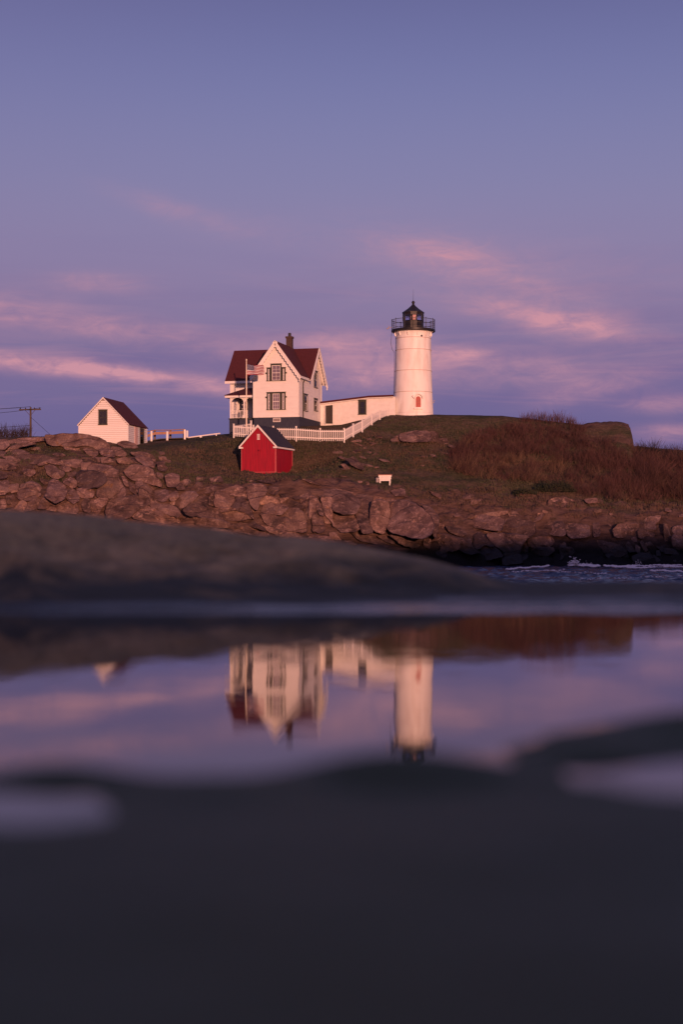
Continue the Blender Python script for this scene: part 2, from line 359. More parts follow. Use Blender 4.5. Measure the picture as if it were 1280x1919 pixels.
def relief(X, Y, Z, V, px):
    """lumps and rock steps of the ground, depends on which zone"""
    out = np.zeros_like(X); rk = np.zeros_like(X)
    for i in range(X.shape[0]):
        v = V[i]
        for j in range(X.shape[1]):
            p = Vector((X[i, j], Y[i, j], Z[i, j])); q = px[j]
            base = fbm(p * .35, 4) * .30 + fbm(p * 1.7, 3) * .09
            r = 0.0
            if v < 2.1: r = 1
            elif v < 3.2: r = .75 if q < 420 else (.60 if q < 640 else (.35 if v > 2.6 else .7))
            elif v < 5.0: r = .62 if q < 260 else .15
            if q > 1085 and q < 1195 and v > 4.6: r = .62
            r = r + fbm(p * .28 + Vector((5, 3, 1)), 3) * .45
            rock = min(1, max(0, (r - .45) * 4))
            if rock > 0:
                d = noise.voronoi(p * Vector((.55, .55, .9)) if False else Vector((p.x * .5, p.y * .5, p.z * .8)))[0]
                base += rock * (min(.5, (d[1] - d[0]) * 1.3) * .8 - (.05 if v < 2.6 and v > .8 else .3))
            amp = 1.0
            if v > 4.6: amp = .35
            if 4.9 < v < 6.3 and q < 1080: amp = .12
            if v < .5: amp = .4
            out[i, j] = base * amp; rk[i, j] = rock
    return out, rk
RL, RK = relief(GX, GY, GZ, GV, PXS)
GZ2 = GZ + RL
def grid_mesh(name, X, Y, Z, m, parent=None, smooth=True):
    n, k = X.shape
    v = np.stack([X, Y, Z], -1).reshape(-1, 3)
    i, j = np.meshgrid(np.arange(n - 1), np.arange(k - 1), indexing='ij'); a = (i * k + j).ravel()
    f = np.stack([a, a + 1, a + k + 1, a + k], -1)
    me = bpy.data.meshes.new(name); me.vertices.add(len(v)); me.vertices.foreach_set('co', v.astype(np.float32).ravel())
    me.loops.add(f.size); me.loops.foreach_set('vertex_index', f.astype(np.int32).ravel())
    me.polygons.add(len(f)); me.polygons.foreach_set('loop_start', np.arange(0, f.size, 4, dtype=np.int32))
    me.update(calc_edges=True); me.validate()
    if smooth: me.polygons.foreach_set('use_smooth', [True] * len(f))
    for q in (m if isinstance(m, (list, tuple)) else [m]): me.materials.append(q)
    o = link(bpy.data.objects.new(name, me)); o.parent = parent
    return o
def ground_mat():
    m = bpy.data.materials.new('island_turf'); m.use_nodes = True
    nt = m.node_tree; N = nt.nodes; L = nt.links; b = N['Principled BSDF']; b.inputs['Roughness'].default_value = .95; b.inputs['Specular IOR Level'].default_value = .1
    geo = N.new('ShaderNodeNewGeometry'); mp = N.new('ShaderNodeMapping'); L.new(geo.outputs['Position'], mp.inputs[0])
    mp.inputs['Scale'].default_value = (.45, .6, 1.6)
    def nz(s, d=6, r=.6, dist=.3):
        n = N.new('ShaderNodeTexNoise'); n.inputs['Scale'].default_value = s; n.inputs['Detail'].default_value = d
        n.inputs['Roughness'].default_value = r; n.inputs['Distortion'].default_value = dist; L.new(mp.outputs[0], n.inputs['Vector']); return n.outputs[0]
    def ramp(src, stops):
        r = N.new('ShaderNodeValToRGB'); L.new(src, r.inputs[0]); e = r.color_ramp.elements
        while len(e) < len(stops): e.new(.5)
        for q, (p, c) in zip(e, stops): q.position = p; q.color = (*c, 1)
        return r.outputs[0]
    def mix(f, a, c, mode='MIX'):
        n = N.new('ShaderNodeMix'); n.data_type = 'RGBA'; n.blend_type = mode
        for i, v in ((0, f), (6, a), (7, c)):
            if isinstance(v, (int, float, tuple)): n.inputs[i].default_value = v
            else: L.new(v, n.inputs[i])
        return n.outputs[2]
    g = ramp(nz(.5), [(.30, (.036, .042, .024)), (.46, (.070, .066, .038)), (.58, (.11, .078, .055)), (.72, (.13, .095, .075))])
    g = mix(1.0, g, ramp(nz(5, 5, .7), [(.3, (.55, .55, .55)), (.7, (1.3, 1.3, 1.3))]), 'MULTIPLY')
    rk = ramp(nz(1.3), [(.3, (.045, .029, .026)), (.48, (.115, .070, .060)), (.7, (.17, .108, .09))])
    at = N.new('ShaderNodeAttribute'); at.attribute_name = 'rock'
    c = mix(at.outputs['Fac'], g, rk)
    s = N.new('ShaderNodeSeparateXYZ'); L.new(geo.outputs['Position'], s.inputs[0])
    w = N.new('ShaderNodeMapRange'); L.new(s.outputs[2], w.inputs[0]); w.inputs['From Min'].default_value = 1.5; w.inputs['From Max'].default_value = 3.2; w.inputs['To Min'].default_value = 1; w.inputs['To Max'].default_value = 0
    c = mix(w.outputs[0], c, (.012, .012, .014, 1)); L.new(c, b.inputs['Base Color'])
    bp = N.new('ShaderNodeBump'); bp.inputs['Distance'].default_value = .25; L.new(nz(4, 8, .7), bp.inputs['Height']); L.new(bp.outputs[0], b.inputs['Normal'])
    return m
ground = grid_mesh('island_ground', GX, GY, GZ2, ground_mat()); ground['kind'] = 'structure'
at = ground.data.attributes.new('rock', 'FLOAT', 'POINT'); at.data.foreach_set('value', RK.astype(np.float32).ravel())
GP = HZ - (GZ2 - ZC) * F / GY      # photo row of every ground point
def hit(px, py):
    """depth and slope of the ground where the photo point (px, py) lands"""
    j = int(np.clip(np.searchsorted(PXS, px), 1, len(PXS) - 1)); col = GP[:, j]; Y = GY[:, j]
    for i in range(1, len(col) - 14):
        if col[i] <= py < col[i - 1] or (i == 1 and py >= col[0]):
            t = (col[i - 1] - py) / max(1e-3, col[i - 1] - col[i]); k = (Y[i] - Y[i - 1]) / max(.5, col[i - 1] - col[i])
            return Y[i - 1] + (Y[i] - Y[i - 1]) * min(1, max(0, t)), k
    return Y[-15], .05
def ground_z(x, y):
    px = x / y * F + 640; j = int(np.clip(np.searchsorted(PXS, px), 0, len(PXS) - 1))
    return float(np.interp(y, GY[:, j], GZ2[:, j]))

# ------------------------------------------------------------ the sea
def build_sea():
    xs = np.concatenate([-np.geomspace(6000, 62, 22), np.arange(-60, 61, .42), np.geomspace(62, 6000, 22)])
    ys = np.concatenate([-np.geomspace(3000, 10, 14), np.arange(0, 60, 3), np.arange(60, 165, .42), np.geomspace(168, 9000, 26)])
    X, Y = np.meshgrid(xs, ys); Z = np.zeros_like(X)
    for i in range(X.shape[0]):
        if 60 <= ys[i] <= 165:
            for j in range(X.shape[1]):
                if -12 < xs[j] < 61:
                    p = Vector((X[i, j] * .16, Y[i, j] * .34, 0)); q = Vector((X[i, j] * .6, Y[i, j] * 1.1, 4))
                    Z[i, j] = noise.noise(p) * .30 + (.5 - abs(noise.noise(q))) * .42 - .2 + noise.noise(q * 2.1) * .10
    m = bpy.data.materials.new('sea_water'); m.use_nodes = True; nt = m.node_tree; N = nt.nodes; L = nt.links; b = N['Principled BSDF']
    b.inputs['Base Color'].default_value = (.016, .026, .070, 1); b.inputs['Roughness'].default_value = .10; b.inputs['IOR'].default_value = 1.33
    geo = N.new('ShaderNodeNewGeometry'); mp = N.new('ShaderNodeMapping'); mp.inputs['Scale'].default_value = (.8, 1.6, 1); L.new(geo.outputs['Position'], mp.inputs[0])
    n = N.new('ShaderNodeTexNoise'); n.inputs['Scale'].default_value = 1.4; n.inputs['Detail'].default_value = 5; L.new(mp.outputs[0], n.inputs['Vector'])
    bp = N.new('ShaderNodeBump'); bp.inputs['Distance'].default_value = .35; L.new(n.outputs[0], bp.inputs['Height']); L.new(bp.outputs[0], b.inputs['Normal'])
    o = grid_mesh('sea', X, Y, Z, m); o['kind'] = 'structure'
    rng = random.Random(5); fm = MB()
    def fleck(p, s):
        a = rng.uniform(0, 6.3); t = Vector((math.cos(a), math.sin(a), 0))
        sx, sy, sz = s * rng.uniform(.8, 2.2), s * rng.uniform(.6, 1.2), s * rng.uniform(.3, .9)
        fm.add([p + Vector((sx, 0, 0)), p + Vector((0, sy, 0)), p - Vector((sx, 0, 0)), p - Vector((0, sy, 0)), p + Vector((0, 0, sz)), p - Vector((0, 0, sz))],
               [(0, 1, 4), (1, 2, 4), (2, 3, 4), (3, 0, 4), (1, 0, 5), (2, 1, 5), (3, 2, 5), (0, 3, 5)])
    lines = [((950, 1069), (1030, 1063), 130, .7, .07), ((1066, 1060), (1122, 1063), 420, .9, .11), ((1134, 1062), (1190, 1066), 160, .7, .08), ((1150, 1064), (1280, 1061), 330, .8, .08),
             ((1180, 1066), (1420, 1062), 300, .8, .08), ((1040, 1074), (1140, 1078), 50, 1.0, .04), ((1220, 1071), (1300, 1075), 90, 1.0, .06), ((960, 1074), (1060, 1071), 60, .8, .05), ((1090, 1088), (1280, 1083), 40, 1.2, .04)]
    for (a, b2, n_, sp_, s) in lines:
        for k in range(n_ * 2):
            t = rng.random(); px = a[0] + (b2[0] - a[0]) * t; py = a[1] + (b2[1] - a[1]) * t + rng.gauss(0, sp_ * .7) + math.sin(t * 17) * .8
            Y = ZC * F / (py - HZ) if py > HZ + 20 else 150
            p = Vector(((px - 640) / F * Y, Y, .12)); fleck(p, s * rng.uniform(.5, 1.6))
    for k in range(150):       # the splash against the rocks
        px = rng.gauss(1077, 5) if k % 3 else rng.uniform(1066, 1115); Y = 150.6; z = abs(rng.gauss(0, .28)) * (1 if px < 1090 else .5) + .1
        fleck(Vector(((px - 640) / F * Y, Y + rng.uniform(-.4, .4), z)), .06 * rng.uniform(.5, 1.5))
    for k in range(30):
        px = rng.gauss(1198, 3); Y = 151; fleck(Vector(((px - 640) / F * Y, Y, abs(rng.gauss(0, .3)) + .1)), .04)
    fo = fm.build('sea_foam', FOAM); tag(fo, 'white foam and spray where the waves break at the foot of the rocks', 'foam', kind='stuff')
build_sea()

# ------------------------------------------------------------ near rock with the tide pool
CREST = [(-2000, 930), (-400, 940), (0, 955), (60, 958), (150, 966), (300, 982), (400, 990), (470, 1003), (560, 1006), (640, 1016), (700, 1028), (800, 1046), (860, 1064), (920, 1082), (1000, 1096), (1100, 1104), (1280, 1110), (1700, 1108), (3000, 1080)]
def near_height(x, y):
    r = math.hypot(x, y)
    n1 = fbm(Vector((x * .9, y * .9, 3)), 4); n2 = fbm(Vector((x * 5, y * 5, 7)), 4)
    if y < .98 or (y < 1.0):
        pass
    # near rim: a gentle wet ramp with low lumps
    z = min(.012, (.985 - y) * .06)
    for (px, py, wx, wy, a) in [(1330, 1378, 300, .085, .040), (1100, 1420, 160, .05, .018), (1080, 1505, 120, .030, .012), (90, 1462, 190, .050, .022), (720, 1450, 190, .050, .020), (380, 1488, 170, .055, .013), (1250, 1462, 95, .042, -.060), (30, 1530, 100, .024, -.010), (900, 1452, 150, .045, .007), (1040, 1405, 110, .045, .009), (800, 1512, 200, .02, .004)]:
        Y = .16 * F / (py - HZ); X0 = (px - 640) / F * Y
        z += a * math.exp(-((x - X0) / (wx / F * Y)) ** 2 - ((y - Y) / wy) ** 2)
    z += n2 * .004 + n1 * .010 + noise.noise(Vector((x * 3.2, y * 9, 11))) * .006
    if z > 0: z = z * .75
    basin = -.06
    if y > .9:
        t = min(1, (y - .9) / .5); z = z * (1 - t * .0) ; z = max(z, basin)
    # far side: wet ledge, then the hump
    px = x / max(y, .5) * F + 640
    dc = float(np.interp(px, [-400, 0, 220, 1280], [4.3, 4.4, 4.85, 4.6]))
    crest = ZC + (HZ - np.interp(px, [c[0] for c in CREST], [c[1] for c in CREST])) / F * dc - POOL
    crest = max(.028, crest)
    e = 3.42 + .05 * math.sin(x * 3.1) + n1 * .08
    if y > e - .25:
        if y < e: zz = -.03 * (e - y) / .25 * 2
        elif y < e + .20: zz = (y - e) * .075 + n2 * .009 * (y - e) / .2
        elif y < dc:
            t = (y - e - .20) / (dc - e - .20); zz = .015 + (crest - .015) * (math.sin(t * math.pi / 2) ** 1.15) + (n1 * .06 + n2 * .030) * min(1, t * 3) * min(1, crest / .12) * (1 - t * t * .9)
        else:
            d = y - dc; zz = crest - .02 * d - .045 * d * d
            zz += n1 * .08 * min(1, d * .3)
        z = zz if y > e else max(z, zz) if z > -.03 else zz
    # the pool closes on either side, outside the view
    side = max(0, abs(x) - 1.6); z += min(.35, side * side * .12) if y < 4.3 else 0
    if y < -1: z += min(1, (-1 - y) / 3) * (.15 + n1 * .3)
    return z
def build_near():
    def spaced(parts): return np.concatenate([np.arange(a, b, s) for a, b, s in parts])
    xs = spaced([(-160, -40, 6), (-40, -8, 1.2), (-8, -2, .25), (-2, -.9, .06), (-.9, .9, .014), (.9, 2, .06), (2, 8, .25), (8, 40, 1.2), (40, 161, 6)])
    ys = spaced([(-130, -30, 5), (-30, -4, 1), (-4, .3, .15), (.3, 1.6, .012), (1.6, 3.2, .08), (3.2, 5.0, .024), (5.0, 8, .15), (8, 40, 1.6)])
    X, Y = np.meshgrid(xs, ys); Z = np.zeros_like(X)
    for i, y in enumerate(ys):
        for j, x in enumerate(xs):
            if y < -12:      # the mainland rises behind the camera and shades this shore
                h = 16.5 + 1.6 * math.tanh((x - 52) / 12) + fbm(Vector((x * .06, y * .06, 0)), 3) * 1.2 - max(0, abs(x - 20) - 110) * .1
                t = min(1, (-12 - y) / 30); t = t * t * (3 - 2 * t)
                Z[i, j] = POOL + .3 + (h - POOL) * t + fbm(Vector((x * .3, y * .3, 0)), 3) * .5
            else:
                z = near_height(x, y)
                if abs(x) > 8: z += (abs(x) - 8) * .02 * (1 if y < 6 else 0)
                Z[i, j] = max(-3, POOL + z) if y > 5.2 else POOL + z
    o = grid_mesh('shore_rock', X, Y, Z, NEAR); o['kind'] = 'structure'
    # still water in the hollow
    m = bpy.data.materials.new('pool_water'); m.use_nodes = True; nt = m.node_tree; N = nt.nodes; L = nt.links; b = N['Principled BSDF']
    b.inputs['Base Color'].default_value = (.010, .011, .014, 1); b.inputs['Roughness'].default_value = .0; b.inputs['IOR'].default_value = 1.33
    geo = N.new('ShaderNodeNewGeometry'); hsum = None
    for sc_, st, amp in ((5, (1, 1.3, 1), .00085), (15, (1.3, .7, 1), .00030)):
        mp = N.new('ShaderNodeMapping'); mp.inputs['Scale'].default_value = st; L.new(geo.outputs['Position'], mp.inputs[0])
        n = N.new('ShaderNodeTexNoise'); n.inputs['Scale'].default_value = sc_; n.inputs['Detail'].default_value = 2; L.new(mp.outputs[0], n.inputs['Vector'])
        q = N.new('ShaderNodeMath'); q.operation = 'MULTIPLY'; L.new(n.outputs[0], q.inputs[0]); q.inputs[1].default_value = amp
        if hsum is None: hsum = q.outputs[0]
        else:
            s = N.new('ShaderNodeMath'); s.operation = 'ADD'; L.new(hsum, s.inputs[0]); L.new(q.outputs[0], s.inputs[1]); hsum = s.outputs[0]
    bp = N.new('ShaderNodeBump'); bp.inputs['Distance'].default_value = 1.0; L.new(hsum, bp.inputs['Height']); L.new(bp.outputs[0], b.inputs['Normal'])
    w = MB().add([(-2.6, -.2, POOL), (2.6, -.2, POOL), (2.6, 3.6, POOL), (-2.6, 3.6, POOL)], [(0, 1, 2, 3)]).build('pool_water', m); w['kind'] = 'structure'
build_near()
# ------------------------------------------------------------ rocks of the slope
RN = random.Random(11)
def chaikin(p, n):
    for _ in range(n):
        q = []
        for a, b in zip(p, p[1:] + p[:1]):
            q += [(a[0] * .86 + b[0] * .14, a[1] * .86 + b[1] * .14), (a[0] * .14 + b[0] * .86, a[1] * .14 + b[1] * .86)]
        p = q
    return p
def resample(p, n):
    p = p + p[:1]; d = [0]
    for a, b in zip(p, p[1:]): d.append(d[-1] + math.hypot(a[0] - b[0], a[1] - b[1]))
    out = []
    for k in range(n):
        t = d[-1] * k / n; i = max(i for i in range(len(d)) if d[i] <= t); u = (t - d[i]) / max(1e-6, d[i + 1] - d[i]) if i + 1 < len(d) else 0
        out.append((p[i][0] + (p[i + 1][0] - p[i][0]) * u, p[i][1] + (p[i + 1][1] - p[i][1]) * u))
    return out
def make_rock(poly, name='boulder', parent=None, m=None, bulge=1.0, dY=0.0, label=None, big=False):
    """a rounded, faceted stone whose seen outline is poly (photo points), lying against the slope"""
    cx = sum(p[0] for p in poly) / len(poly); cy = sum(p[1] for p in poly) / len(poly)
    w = max(p[0] for p in poly) - min(p[0] for p in poly); h = max(p[1] for p in poly) - min(p[1] for p in poly)
    Y0, ky = hit(cx, cy); ky = min(ky, .06)
    yb, _ = hit(cx, cy + h * .45)
    Y0 = min(Y0, yb + .3 * min(h, 30) * .05) - .15 + dY
    s = Y0 / F; size = min(w, h) * s; n = 44 if size > 1.2 else 30 if size > .6 else 20
    B = min(.75, max(.12, size * .26)) * bulge
    g_ = 1.0 + min(.22, 4.5 / max(6, min(w, h))); poly = [(cx + (a - cx) * g_, cy + (b - cy) * g_) for a, b in poly]; out = resample(chaikin(poly, 1), n)
    sx = RN.uniform(-.75, .75) * s; sy = RN.uniform(-.6, .3) * s; sd_ = Vector((RN.uniform(0, 50), RN.uniform(0, 50), RN.uniform(0, 50)))
    planes = [(RN.uniform(.45, .95), RN.uniform(-1.6, 1.6), RN.uniform(-1.9, 1.2)) for _ in range(5)]
    rings = [1.0, .985, .96, .92, .86, .78, .68, .57, .45, .33, .21, .10] if n > 20 else [1, .95, .86, .72, .5, .25]
    vs = []; fs = []
    def pt(px, py, off): Yd = Y0 + off; return ((px - 640) / F * Yd, Yd, ZC + (HZ - py) / F * Yd)
    for rr, back in ((.80, 1.6), (.93, .7)):
        for (px, py) in out:
            vs.append(pt(cx + (px - cx) * rr, cy + (py - cy) * rr, -ky * (py - cy) * rr + back * max(.5, min(1.5, size))))
    def front(px, py, t):
        u = (px - cx) / (w / 2 + 1e-6); v = (py - cy) / (h / 2 + 1e-6)
        prof = (1 - t ** 11) ** .7
        for (a, bx, by) in planes: prof = min(prof, max(0, a + .42 * (bx * u + by * v)) if t < .97 else prof)
        X = (px - 640) * s; Z = (HZ - py) * s
        nn = fbm(Vector((X * 1.1, Z * 1.3, 0)) + sd_, 4) * .26 + fbm(Vector((X * 4, Z * 4.5, 3)) + sd_, 3) * .05; vo = noise.voronoi(Vector((X * .9, Z * 1.1, 0)) + sd_)[0]; nn += .07 * max(0, 1 - (vo[1] - vo[0]) * 7) + (noise.cell(Vector((X * .5 + Z * .2, Z * .7, 0)) + sd_) - .5) * .10
        return -B * prof + nn * min(1, size) * (.25 + .75 * (1 - t)) + sx * (px - cx) + sy * (py - cy)
    for r in rings:
        for k, (px, py) in enumerate(out):
            jx = noise.noise(Vector((px * .12, py * .12, 1)) + sd_) * min(2.2, .07 * min(w, h)) * r; jy = noise.noise(Vector((px * .12, py * .12, 9)) + sd_) * min(2.2, .07 * min(w, h)) * r
            qx = cx + (px - cx) * r + jx; qy = cy + (py - cy) * r + jy
            vs.append(pt(qx, qy, -ky * (qy - cy) + front(qx, qy, r)))
    m_ = len(rings) + 2; vs.append(pt(cx, cy, front(cx, cy, 0)))
    for a in range(m_ - 1):
        for k in range(n): fs.append((a * n + k, a * n + (k + 1) % n, (a + 1) * n + (k + 1) % n, (a + 1) * n + k))
    for k in range(n): fs.append(((m_ - 1) * n + k, (m_ - 1) * n + (k + 1) % n, m_ * n))
    b = MB(); b.v = vs; b.f = fs; b.mi = [0] * len(fs)
    o = b.build(name, m or ROCK, parent, smooth=34)
    if label: tag(o, label, 'boulder')
    return o
CR = {'A': (5.818, 0, 800), 'B': (5.818, 200, 800), 'C': (5.818, 400, 870), 'D': (4.571, 580, 890), 'E': (5.565, 820, 900), 'F': (5.12, 1030, 900), 'G': (4.267, 600, 770), 'P': (1, 0, 0)}
ROCKS = {
'A': [[520,100,700,80,830,80,960,95,1080,130,1150,175,1170,240,1060,250,960,200,800,212,560,200],[820,190,860,160,960,165,1080,215,1100,240,1050,262,950,240,840,215],[910,245,960,240,1010,270,1055,265,1060,295,1030,320,960,300],
 [1090,250,1150,235,1230,260,1240,320,1180,325,1100,300],[70,260,110,220,200,185,330,172,370,190,280,210,180,235,100,290,60,300],[80,300,170,240,250,260,310,290,200,305],[150,315,320,305,460,310,560,340,640,350,560,360,450,385,400,405,300,385,220,350],
 [410,410,520,360,640,355,560,385,450,420],[520,390,640,370,860,355,880,420,850,460,760,430,620,410],[30,330,130,320,230,370,250,400,150,400,70,350],[0,355,80,360,180,415,140,420,0,400],[-60,405,80,400,150,430,160,465,80,470,-60,460],
 [230,480,280,460,360,470,375,500,320,540,250,510],[490,430,570,415,620,460,700,500,680,540,600,560,520,520],[640,430,740,430,770,470,720,490,660,460],[-80,480,60,500,70,550,-60,580],[880,390,985,390,980,460,890,470],
 [985,420,1020,400,1200,430,1275,480,1280,560,1160,580,1150,520,1080,500,1000,490,960,470],[840,520,880,485,1000,480,1110,510,1145,560,1140,600,1060,650,960,670,880,660,840,620],[1060,690,1150,600,1160,580,1280,560,1290,760,1180,775,1060,760],
 [840,690,880,670,1010,690,1010,760,900,770,850,740],[710,640,790,680,850,740,855,800,800,830,720,780],[630,880,680,820,760,808,830,850,840,900,810,945,700,935,620,910],
 [280,620,350,600,410,620,440,660,480,690,440,720,330,690,280,660],[200,690,230,630,280,620,290,660,330,695,430,720,420,750,300,800,190,780],[275,920,290,860,340,800,390,755,430,780,440,820,400,880,330,905],[150,900,190,840,240,800,285,830,275,915,240,940],
 [410,880,440,810,490,750,530,800,530,860,480,890],[90,640,190,620,190,700,120,720],[60,760,150,740,160,820,80,850],[990,800,1070,780,1180,785,1090,900,1060,960,980,930],[890,830,930,780,980,800,975,930,900,900],[470,920,600,930,800,955,900,990,900,1120,470,1120],
 [940,1000,980,960,1130,990,1150,1120,940,1120],[550,870,620,880,600,920,500,900],[-80,900,130,905,240,950,450,930,460,1100,-80,1100],[430,560,520,585,530,610,480,630,440,590],[-60,600,80,590,100,700,20,740,-60,740],[100,150,220,125,420,115,500,150,300,170,120,200],[-70,150,60,140,90,200,40,240,-70,250],[-70,265,50,270,40,320,-70,325],
 [700,215,800,225,880,235,860,260,720,250],[0,800,50,790,60,880,0,900],[380,225,420,222,430,250,330,250],[1000,330,1120,335,1200,370,1060,380,980,360],[240,430,330,425,380,450,250,460],[720,500,820,490,830,530,760,545,720,530]],
'B': [[0,860,40,800,150,770,330,745,430,760,450,860,330,900,290,940,200,1010,0,1010],[355,770,360,660,440,650,490,700,480,830,440,880],[470,860,480,810,560,790,660,840,770,890,790,950,760,985,640,945],
 [750,830,800,740,900,700,990,740,940,800,850,880,770,880],[840,900,950,800,1060,740,1110,760,1120,860,1180,890,1260,910,1190,990,1000,975,880,960],[1110,790,1140,720,1290,700,1290,880,1180,865,1120,845],[790,1000,810,955,960,980,1150,1000,1290,1040,1290,1100,1000,1085,850,1090,795,1080],
 [1190,960,1290,910,1290,1030,1190,1005],[270,280,380,275,480,300,510,340,520,380,430,330,300,310],[310,330,400,320,480,360,510,400,500,440,400,410,350,380],
 [110,350,200,330,270,370,270,400,180,400,130,390],[250,340,320,350,370,390,330,400,270,380],[60,220,150,230,205,290,190,320,100,310,40,260],[120,180,170,155,230,160,290,185,325,225,200,225,140,200],[550,400,600,390,660,450,620,480,560,470],
 [640,540,700,510,780,530,790,600,750,650,660,640],[910,690,980,600,1040,620,1030,680,950,720],[960,720,1060,660,1180,650,1190,690,1100,720],[680,740,760,700,780,760,740,800,690,800],[490,700,650,690,670,760,620,810,500,780],
 [400,610,490,640,590,680,500,695,380,660],[310,600,390,600,360,740,320,700],[240,600,320,640,320,740,250,690],[116,560,150,600,205,700,190,745,116,760],[980,545,1040,545,1040,580,980,590],[690,830,710,800,740,815,735,845,705,850],[570,275,620,270,630,300,580,310],
 [561,325,640,330,650,370,590,380],[0,1030,200,1015,290,1005,420,1030,600,1060,780,1085,780,1160,0,1160],[790,1095,1000,1095,1290,1110,1290,1180,790,1180],[160,550,190,545,230,600,250,650,200,640],[540,500,600,510,610,560,560,570],[740,620,800,600,870,570,920,600,880,640,830,630],[1190,690,1290,680,1290,700,1200,705],[-60,330,30,340,60,380,-60,390],[1120,560,1230,540,1260,590,1150,610]],
'C': [[60,290,170,260,260,232,320,245,350,290,370,355,260,345,130,310],[20,312,120,315,240,350,250,410,180,470,60,465,20,450],[240,360,370,360,400,480,440,600,330,520,230,500,190,470,250,410],[20,570,60,530,200,510,330,512,400,560,390,590,250,610,80,600],
 [-10,480,180,480,240,500,60,530,10,590,-10,590],[230,610,400,590,470,650,540,690,560,720,480,700,350,660],[-10,610,120,625,300,670,430,720,560,740,605,790,400,770,200,720,-10,690],[-10,700,190,720,200,770,400,780,500,830,500,900,-10,900],
 [360,255,450,220,560,230,580,300,500,400,490,480,430,480,390,400,370,320],[600,240,720,260,680,330,600,310],[510,370,560,340,700,370,820,360,700,430,600,420,520,440],[520,510,560,450,630,420,670,450,660,540,560,530],
 [520,540,660,550,720,580,880,610,995,640,995,735,880,730,740,715,640,680,570,640],[740,550,820,480,920,485,980,540,1005,635,900,610,800,570],[660,440,740,440,820,470,740,545,660,540],[740,430,860,400,940,430,980,480,900,480,800,460],[985,480,1060,450,1100,520,1080,590,1010,600],
 [1080,700,1090,590,1130,540,1180,570,1210,720,1130,735],[1100,400,1130,370,1180,450,1200,550,1150,540],[1180,540,1250,530,1280,640,1220,640],[520,660,640,690,780,735,900,745,960,800,920,820,720,790,620,740],[680,790,900,800,1280,830,1280,920,680,920],
 [940,350,1060,300,1060,450,980,470],[970,750,1100,770,1250,790,1250,830,1000,820],[370,165,440,180,400,192,360,180],[460,168,600,180,650,210,540,200],[380,440,430,460,440,520,410,500],[860,355,960,350,980,370,900,385],[720,320,810,330,820,355,740,360]],
'D': [[20,120,150,112,320,150,400,190,430,250,390,330,290,330,200,300,180,220,100,200],[100,200,200,210,200,300,190,420,220,440,130,330],[200,340,300,330,420,345,435,440,400,480,290,490,240,460,210,400],[400,180,540,190,545,250,520,330,520,400,545,480,450,490,430,400,400,330,430,250],
 [950,255,1030,280,1100,350,1110,440,1080,540,1060,500,1070,400,1030,330],[140,110,290,128,420,165,620,188,780,215,690,235,560,215,400,185],
 [0,180,60,200,100,290,40,330,0,370],[360,490,430,480,540,530,690,590,600,600,430,560],[590,530,640,510,730,580,690,585],[170,500,220,495,270,560,190,565],[700,520,860,550,970,620,930,640,800,600],[980,560,1040,550,1030,630,980,610],
 [1110,510,1170,510,1280,560,1280,620,1230,650,1140,600,1050,640,1060,560],[1140,600,1240,640,1200,650,1120,680],[700,130,810,120,820,170,740,180],[1040,140,1130,170,1120,200,1060,170],[0,510,160,540,190,570,190,680,0,680],[200,565,340,570,400,590,420,690,200,680],[430,600,700,610,900,650,900,720,430,720]],
'E': [[340,400,480,355,600,330,740,320,755,350,690,390,640,380,480,365],[760,355,880,365,1000,430,1010,470,900,415,800,375],[370,480,560,520,650,530,700,545,560,545,380,530],[385,580,440,550,510,570,590,690,480,670,430,720,390,680],
 [30,580,100,565,240,600,440,740,430,750,310,765,180,690,100,620],[100,650,170,700,165,740,100,730],[960,620,1080,590,1180,600,1210,650,1150,690,980,690],[970,710,1190,700,1210,740,1130,790,1000,760],[100,480,220,500,300,560,240,580,130,540],[300,620,350,610,360,660,330,650],
 [460,690,600,700,680,790,500,830,440,760],[880,660,950,640,950,760,880,780],[680,810,860,770,880,860,700,880]],
'F': [[0,400,140,410,150,520,60,530,0,510],[160,420,370,430,380,540,200,550],[420,580,540,590,700,620,740,700,640,745,540,700,440,640],[720,600,760,590,830,680,760,690],[830,620,870,640,870,700,830,680],[870,600,900,590,945,660,920,680],[920,610,970,595,1000,630,990,665,950,660],
 [945,690,990,685,995,715,950,720],[1030,680,1060,675,1070,720,1030,725],[790,550,830,545,840,590,800,590],[860,480,1000,480,1000,550,870,555],[872,410,1000,400,1020,470,870,465],[1100,430,1140,430,1170,580,1110,590],[1190,450,1290,430,1290,520,1190,520],[1180,540,1290,540,1290,680,1190,640],
 [620,470,680,420,840,420,850,540,640,545],[430,290,490,270,500,300,450,315],[1100,650,1200,660,1240,710,1110,700],[100,640,220,650,240,720,120,720],[340,180,450,170,460,210,370,220],[420,420,480,410,490,520,430,540],[1300,440,1420,430,1430,560,1310,560],[1300,580,1420,590,1420,690,1310,700]],
'G': [[570,225,640,185,660,240,580,245],[650,190,740,165,860,165,870,240,760,245,660,235],[875,165,940,175,940,245,880,240],[165,430,200,425,240,465,210,475],[365,220,405,215,410,235,370,235],[430,200,495,200,490,220],[940,225,1010,220,1020,260,950,260],[300,235,330,232,330,248,305,248],[100,325,170,322,180,340,110,340]],
}
